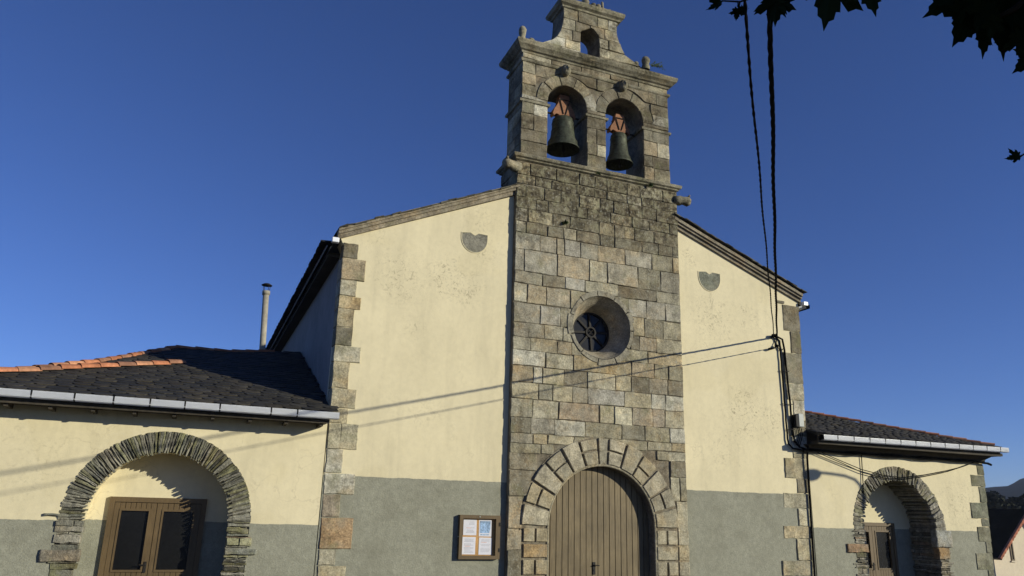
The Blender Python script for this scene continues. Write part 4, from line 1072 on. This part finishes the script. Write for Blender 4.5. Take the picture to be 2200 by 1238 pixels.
bm = bmesh.new(); tube(bm, [(4.66, .06, 5.56), (4.72, .05, 5.57), (4.84, .05, 5.60)], [.02, .032, .02], 8); tube(bm, [(4.80, .04, 5.90), (4.93, .04, 5.92)], .045, 8); bmesh.ops.create_icosphere(bm, subdivisions=2, radius=.04, matrix=Matrix.Translation((4.93, .05, 5.66)))
child_split('insulator', bm, M_black, wb)
jb = empty('junction_box', 'small pale grey electrical box on the right quoins above the right wing roof', 'electrical box', (5.44, .06, 3.88))
bm = bmesh.new(); box(bm, -.05, .11, -.06, .06, -.16, .16, bevel=.012); link('box_housing', bm, M_box, jb)
bm = bmesh.new(); box(bm, -.15, -.054, -.07, .06, -.17, .13, bevel=.01); link('meter', bm, M_iron, jb)
bm = bmesh.new()
for dx in (-.05, .0, .06): tube(bm, [(dx, .0, -.19), (dx + .01, -.01, -.35), (dx - .05, -.02, -.48), (dx - .12, -.03, -.60)], .010, 6)
link('lead_wire', bm, M_black, jb)

# ------------------------------------------------------------------ street lamp right of the view (its shadow falls on the right wing)
lt = 5.0; off = Vector((1.05 * lt, -lt, .40 * lt))
wp = lambda x, z: Vector((x, p, z)) + off
lp = empty('street_lamp', 'tall dark street lamp with a curved arm standing in front of the right wing', 'street lamp', (wp(7.30, 0).x, wp(0, 0).y, 0))
base = lp.location
bm = bmesh.new(); tube(bm, [Vector((0, 0, 0)), wp(7.30, 2.2) - base], [.075, .045], 12); link('pole', bm, M_iron, lp)
bm = bmesh.new(); tube(bm, [wp(7.30, 2.2) - base, wp(7.26, 2.42) - base, wp(7.12, 2.55) - base, wp(6.8, 2.63) - base, wp(6.4, 2.66) - base, wp(5.95, 2.68) - base], .032, 10); link('lamp_arm', bm, M_iron, lp)
bm = bmesh.new(); bmesh.ops.create_icosphere(bm, subdivisions=3, radius=1)
for v in bm.verts: v.co = Vector((v.co.x * .27, v.co.y * .15, v.co.z * (.10 if v.co.z > 0 else .17))) + (wp(5.76, 2.64) - base)
link('lamp_head', bm, M_box, lp, True)

# ------------------------------------------------------------------ maple hanging over the viewer
HALF = [(0, 0), (.06, .02), (.22, -.10), (.30, -.02), (.27, .06), (.44, .10), (.56, .24), (.43, .26), (.46, .36), (.62, .46), (.78, .70), (.60, .66), (.50, .74), (.36, .60), (.26, .56), (.30, .78), (.20, .80), (.18, .96), (.08, 1.02), (.0, 1.28)]
LEAF = [(x, y) for x, y in HALF] + [(-x * .95, y * 1.03) for x, y in HALF[-2:0:-1]]
def leaf(bm, pos, tip, nrm, size, curl=.18):
    tip = tip.normalized(); s = tip.cross(nrm).normalized(); nn = s.cross(tip)
    k = rnd.uniform(.8, 1.1); vs = []
    ph = rnd.random() * 6
    for x, y in LEAF:
        z = curl * (x * x * .9 + (y - .4) ** 2 * .6) + .03 * math.sin(x * 9 + ph)
        vs.append(bm.verts.new(pos + (s * x * k * (1 + rnd.uniform(-.05, .05)) + tip * y + nn * z) * size))
    c = bm.verts.new(pos + tip * .35 * size)
    for i in range(len(vs)):
        bm.faces.new([c, vs[i], vs[(i + 1) % len(vs)]])
    tube(bm, [pos, pos - tip * size * .5 + nn * .08 * size], size * .018, 3, False)
def in_frame(P, m=60):
    d = P - CAM; z = d.dot(CF)
    if z < .05: return False
    x = 1100 + 1652.3 * d.dot(CR) / z; y = 619 - 1652.3 * d.dot(CU) / z
    return -m < x < 2200 + m and -m < y < 1238 + m
tree = empty('maple_tree', 'dark maple tree whose leafy branch tips hang into the top right of the view', 'tree', (-3.4, -16.6, 0))
TB = tree.location
bm = bmesh.new()
trunk_top = Vector((-.1, .1, 3.1))
tube(bm, [Vector((0, 0, -.1)), Vector((.02, .02, .5)), Vector((-.05, .05, 1.8)), trunk_top, Vector((-.2, .0, 4.6)), Vector((-.1, -.1, 6.2))], [.34, .25, .22, .19, .12, .05], 14)
limbs = [(-1.2, 1.4, 4.0), (-2.4, 2.6, 4.4), (1.6, .8, 5.0), (.9, -1.6, 5.2), (-1.6, -1.0, 5.4), (-.4, 1.6, 5.6), (-2.2, .6, 4.6)]
for q in limbs:
    e = Vector(q); m_ = trunk_top.lerp(e, .5) + Vector((0, 0, .25)); tube(bm, [trunk_top - Vector((0, 0, .2)), m_, e], [.11, .07, .02], 8)
roughen(bm, .02, 4); link('trunk', bm, M_bark, tree)
bm = bmesh.new()
def W(px, py, d): return at(px, py, d) - TB
# twigs that reach into the view
tw = [([(2330, -260, 3.0), (2260, -60, 2.6), (2180, 20, 2.45), (2090, 60, 2.4)], .012), ([(2400, 60, 2.9), (2300, 70, 2.6), (2200, 88, 2.5), (2150, 102, 2.45)], .005), ([(2330, 240, 2.6), (2230, 310, 2.5), (2188, 340, 2.5)], .004),
      ([(1900, -400, 3.0), (1780, -140, 2.7), (1660, -20, 2.6), (1590, 4, 2.6), (1552, 2, 2.6)], .005), ([(1590, 2, 2.6), (1585, 30, 2.6)], .003), ([(1900, -400, 3.0), (1850, -160, 2.3), (1810, -60, 2.1)], .006)]
for q, r_ in tw: tube(bm, [W(*a) for a in q], [r_ * (1 - .5 * i / (len(q) - 1)) for i in range(len(q))], 5)
link('twig', bm, M_bark, tree)
bm = bmesh.new()
up = CU; ri = CR
def vleaf(px, py, d, size, ang, tilt=.2, curl=.2):
    t = (ri * math.sin(R(ang)) - up * math.cos(R(ang)) + CF * rnd.uniform(-tilt, tilt)); n_ = (-CF + ri * rnd.uniform(-tilt, tilt) + up * rnd.uniform(-tilt, tilt)).normalized()
    leaf(bm, W(px, py, d), t, n_, size, curl)
# big leaf pair at the top edge
vleaf(1795, -62, 2.0, .110, -12, .1); vleaf(1862, -50, 2.0, .075, 10, .1)
vleaf(1550, 2, 2.6, .042, -55, .5, .8); vleaf(1585, 18, 2.6, .035, -8, .9, .9); vleaf(1600, 22, 2.6, .030, -70, .9, .9)
vleaf(1664, -8, 2.4, .062, 5, 1.0, 1.1); vleaf(1668, -16, 2.4, .075, 0, .3, .4); vleaf(1662, -10, 2.45, .06, 25, .3, .4)
# right-hand cluster
for a in ((2080, 15, 2.4, .12, -32), (2060, -20, 2.4, .11, -55), (2110, 35, 2.42, .105, -12), (2140, 30, 2.45, .11, 6), (2178, 70, 2.42, .08, 4), (2215, 118, 2.4, .07, -50), (2100, -60, 2.4, .12, -20), (2085, -5, 2.45, .085, -70), (2105, 10, 2.4, .095, -25), (2140, -10, 2.45, .12, 5), (2165, -40, 2.5, .14, -10), (2200, -40, 2.6, .14, 20), (2165, 25, 2.5, .085, 10), (2205, 20, 2.5, .10, -5), (2120, 40, 2.35, .055, -10), (2150, 50, 2.5, .06, 8), (2185, 35, 2.6, .08, -30), (2225, 50, 2.6, .09, 30), (2062, 42, 2.4, .035, -80), (2225, 100, 2.5, .075, -42), (2250, 50, 2.6, .10, -20), (2085, 30, 2.5, .06, -50), (2210, -80, 2.7, .15, 0), (2050, -70, 2.5, .08, -30)):
    a = (a[0] + 18, a[1] - 6, a[2], a[3] * .9, a[4]); vleaf(*a, tilt=.3)
vleaf(2192, 334, 2.5, .030, -70, .6, .9)
for i in range(240):                                       # rest of the hanging bough just outside the view
    px, py, d = rnd.uniform(1500, 2700), rnd.uniform(-900, -120), rnd.uniform(2.0, 3.4)
    if not in_frame(at(px, py, d), 230): vleaf(px, py, d, rnd.uniform(.09, .15), rnd.uniform(-60, 60), .6)
n_l = 0
while n_l < 4600:  # unseen crown leaves, massed toward the sun to shade those in view
    u = Vector((rnd.gauss(0, 1), rnd.gauss(0, 1), rnd.gauss(0, 1))).normalized() * (rnd.random() ** .45)
    P = Vector((-.6 + u.x * 3.4, .6 + u.y * 2.9, 4.2 + u.z * 2.3)); Wd = P + TB
    n_l += 1
    if in_frame(Wd, 200) or (Wd - CAM).length < 1.3: continue
    t = Vector((rnd.uniform(-1, 1), rnd.uniform(-1, 1), rnd.uniform(-1.3, .1))); nn = Vector((rnd.uniform(-.6, .9), rnd.uniform(-1, .4), 1))
    leaf(bm, P, t, nn, rnd.uniform(.12, .2))
link('crown', bm, M_leaf, tree)

# ------------------------------------------------------------------ ground, valley, hills
def gz(x, y):
    d = max(0, x - 14, y - 22)
    return -7.0 * min(1, (d / 14)) ** 1.3 if d > 0 else 0
bm = bmesh.new()
ax = sorted(set([-1500, -900, -500, -250, -120, -60, -40] + list(range(-30, 61, 3)) + [70, 90, 120, 200, 350, 600, 1000, 1500]))
V = [[bm.verts.new((x, y, gz(x, y))) for y in ax] for x in ax]
for i in range(len(ax) - 1):
    for j in range(len(ax) - 1): bm.faces.new([V[i][j], V[i + 1][j], V[i + 1][j + 1], V[i][j + 1]])
tag(link('ground', bm, M_ground), kind='structure')
from mathutils import noise
def ridge(name, r0, r1, r2, H, z0, step, mat, a0, a1):
    bm = bmesh.new(); prev = None; a = a0
    while a <= a1:
        row = []
        for k in range(13):
            t = k / 12; rr = r0 + (r2 - r0) * t; s = math.sin(math.pi * min(1, t * (r2 - r0) / (r1 - r0) * .5)) if rr <= r1 else math.cos(math.pi * .5 * (rr - r1) / (r2 - r1))
            x = CAM.x + rr * math.sin(R(a)); y = CAM.y + rr * math.cos(R(a)); h = H(a)
            n_ = noise.noise(Vector((x, y, 0)) * .02) * .08 * h + noise.noise(Vector((x, y, 5)) * .11) * .03 * h
            row.append(bm.verts.new((x, y, z0 + (h - z0 + n_) * max(s, 0) ** 1.0)))
        if prev:
            for u, v, w, q in zip(prev, prev[1:], row[1:], row): bm.faces.new([u, v, w, q])
        prev = row; a += step
    return tag(link(name, bm, mat, None, True), kind='structure')
ridge('hills', 380, 700, 980, lambda a: 1.6 + 700 * np.interp(a, [-60, 20, 45, 52.7, 54.2, 54.9, 60, 80, 130], [.02, .03, .034, .0372, .0385, .046, .062, .05, .02]), -8, .35, M_hill, -60, 130)
ridge('hillside', 105, 190, 300, lambda a: np.interp(a, [40, 52.5, 53.5, 54.5, 55.5, 58, 90], [6.0, 5.3, 4.4, 2.6, 3.6, 6.5, 6]) - 3.5, -8, .5, M_forest, 30, 95)
bm = bmesh.new()
for i in range(190):
    a = rnd.uniform(51.5, 57.5); d = rnd.uniform(100, 200); top = np.interp(a, [50, 53, 53.75, 54.3, 55, 56, 60], [8.4, 8.0, 7.2, 5.6, 7.4, 8, 8.5])
    x = CAM.x + d * math.sin(R(a)); y = CAM.y + d * math.cos(R(a)); zt = 1.6 + (top - 1.6) * d / 190 + rnd.uniform(-1.2, .3); rr = rnd.uniform(1.6, 3.0)
    for k in range(260):
        u = Vector((rnd.gauss(0, 1), rnd.gauss(0, 1), rnd.gauss(0, 1))).normalized() * rnd.random() ** .3
        u *= 1 + .25 * noise.noise(u * 2 + Vector((i, 0, 0)))
        P = Vector((x + u.x * rr, y + u.y * rr, zt - rr * 1.5 + u.z * rr * 1.5)); s = rnd.uniform(.18, .42)
        d1 = Vector((rnd.uniform(-1, 1), rnd.uniform(-1, 1), rnd.uniform(-1, 1))).normalized() * s; d2 = d1.cross(Vector((rnd.random(), rnd.random(), rnd.random() + .1))).normalized() * s
        bm.faces.new([bm.verts.new(P - d1), bm.verts.new(P + d2), bm.verts.new(P + d1), bm.verts.new(P - d2)])
o = link('woodland', bm, M_forest); tag(o, 'dark wooded slope of trees between the church and the far hill', 'woodland', kind='stuff')

# ------------------------------------------------------------------ houses
hx, hy = 47.75, 25.0
hs = empty('house', 'cream gabled house with red tiled verge beyond the right end of the church', 'house', (hx, hy, -7))
Wd = 3.35; ze = 6.55; za = 9.55
bm = bmesh.new(); prism(bm, [(-Wd, 0), (Wd, 0), (Wd, ze), (0, za - .1), (-Wd, ze)], 0, 2.2); link('wall', bm, M_hwall, hs)
bm = bmesh.new()
for s in (-1, 1):
    a = Vector((s * (Wd + .35), 0, ze - .32)); b_ = Vector((0, 0, za)); 
    vs = [bm.verts.new((P.x, y, P.z + h)) for h in (0, .10) for P in (a, b_) for y in (-.75, 2.4)]
    for f in ((0, 1, 3, 2), (4, 6, 7, 5), (0, 4, 5, 1), (2, 3, 7, 6), (0, 2, 6, 4), (1, 5, 7, 3)): bm.faces.new([vs[i] for i in f])
rf = link('roof', bm, M_hsoff, hs)
bm = NB()
for s in (-1, 1): bm.faces.new([bm.verts.new(q) for q in ((s * (Wd + .38), -.7, ze - .21), (0, -.7, za + .12), (0, 2.4, za + .12), (s * (Wd + .38), 2.4, ze - .21))])
link('roof_slates', bm, M_darkroof, rf)
bm = NB()
for s in (-1, 1):
    a = Vector((s * (Wd + .42), 0, ze - .30)); b_ = Vector((0, 0, za + .08)); n_ = 16
    for k in range(n_):
        P = a.lerp(b_, k / n_); Q_ = a.lerp(b_, (k + 1.1) / n_); c = vary((.36, .13, .07), .75, 1.2)
        tube(bm, [P + Vector((0, -.78, .06)), Q_ + Vector((0, -.78, .10))], [.13, .11], 8, c=c)
link('roof_tiles', bm, M_tile, rf)
for (x0, x1, z0, z1) in ((-1.62, -1.30, 6.15, 7.75), (-2.55, -1.75, 3.7, 4.95), (-.35, .5, 3.7, 4.95), (.9, 1.25, 6.0, 7.2)):
    bm = bmesh.new(); fw = .09
    for q in ((x0, x1, z1 - fw, z1), (x0, x1, z0, z0 + fw), (x0, x0 + fw, z0 + fw, z1 - fw), (x1 - fw, x1, z0 + fw, z1 - fw)): box(bm, q[0], q[1], -.06, .02, q[2], q[3])
    w_ = link('window', bm, M_frame, hs)
    bm = bmesh.new(); box(bm, x0 + fw, x1 - fw, -.03, -.01, z0 + fw, z1 - fw); link('pane', bm, M_glass, w_)
    bm = bmesh.new(); box(bm, x0 - .08, x1 + .08, -.10, .0, z0 - .09, z0 - .003); link('sill', bm, M_hwall, w_)
a_ = 53.55; d_ = 165; fx, fy = CAM.x + d_ * math.sin(R(a_)), CAM.y + d_ * math.cos(R(a_))
fh = empty('cottage', 'tiny white cottage among the dark trees on the far slope', 'house', (fx, fy, -.5))
bm = bmesh.new(); prism(bm, [(-1.6, 0), (1.6, 0), (1.6, 2.6), (0, 3.4), (-1.6, 2.6)], 0, 5); o = link('wall', bm, M_white, fh)
bm = bmesh.new(); prism(bm, [(-1.9, 2.5), (0, 3.45), (1.9, 2.5), (1.9, 2.62), (0, 3.6), (-1.9, 2.62)], -.3, 5.3); link('roof', bm, M_hsoff, fh)
bm = bmesh.new(); box(bm, -.5, .4, -.03, .02, 1.2, 2.1); link('window', bm, M_glass, fh)
for o in (fh,): o.rotation_euler.z = -R(45)

# ------------------------------------------------------------------ air between the church and the hills
bm = bmesh.new(); box(bm, -1100, 1150, -1100, 1150, -9.2, 60)
hz = link('haze', bm, [], None); tag(hz, kind='stuff')
hm = bpy.data.materials.new('haze_air'); hm.use_nodes = True; hn = hm.node_tree.nodes; hn.remove(hn['Principled BSDF'])
pv = hn.new('ShaderNodeVolumePrincipled'); pv.inputs['Color'].default_value = (.80, .88, 1, 1); pv.inputs['Density'].default_value = .00022; pv.inputs['Anisotropy'].default_value = .0
hm.node_tree.links.new(pv.outputs[0], hn['Material Output'].inputs['Volume']); hz.data.materials.append(hm)
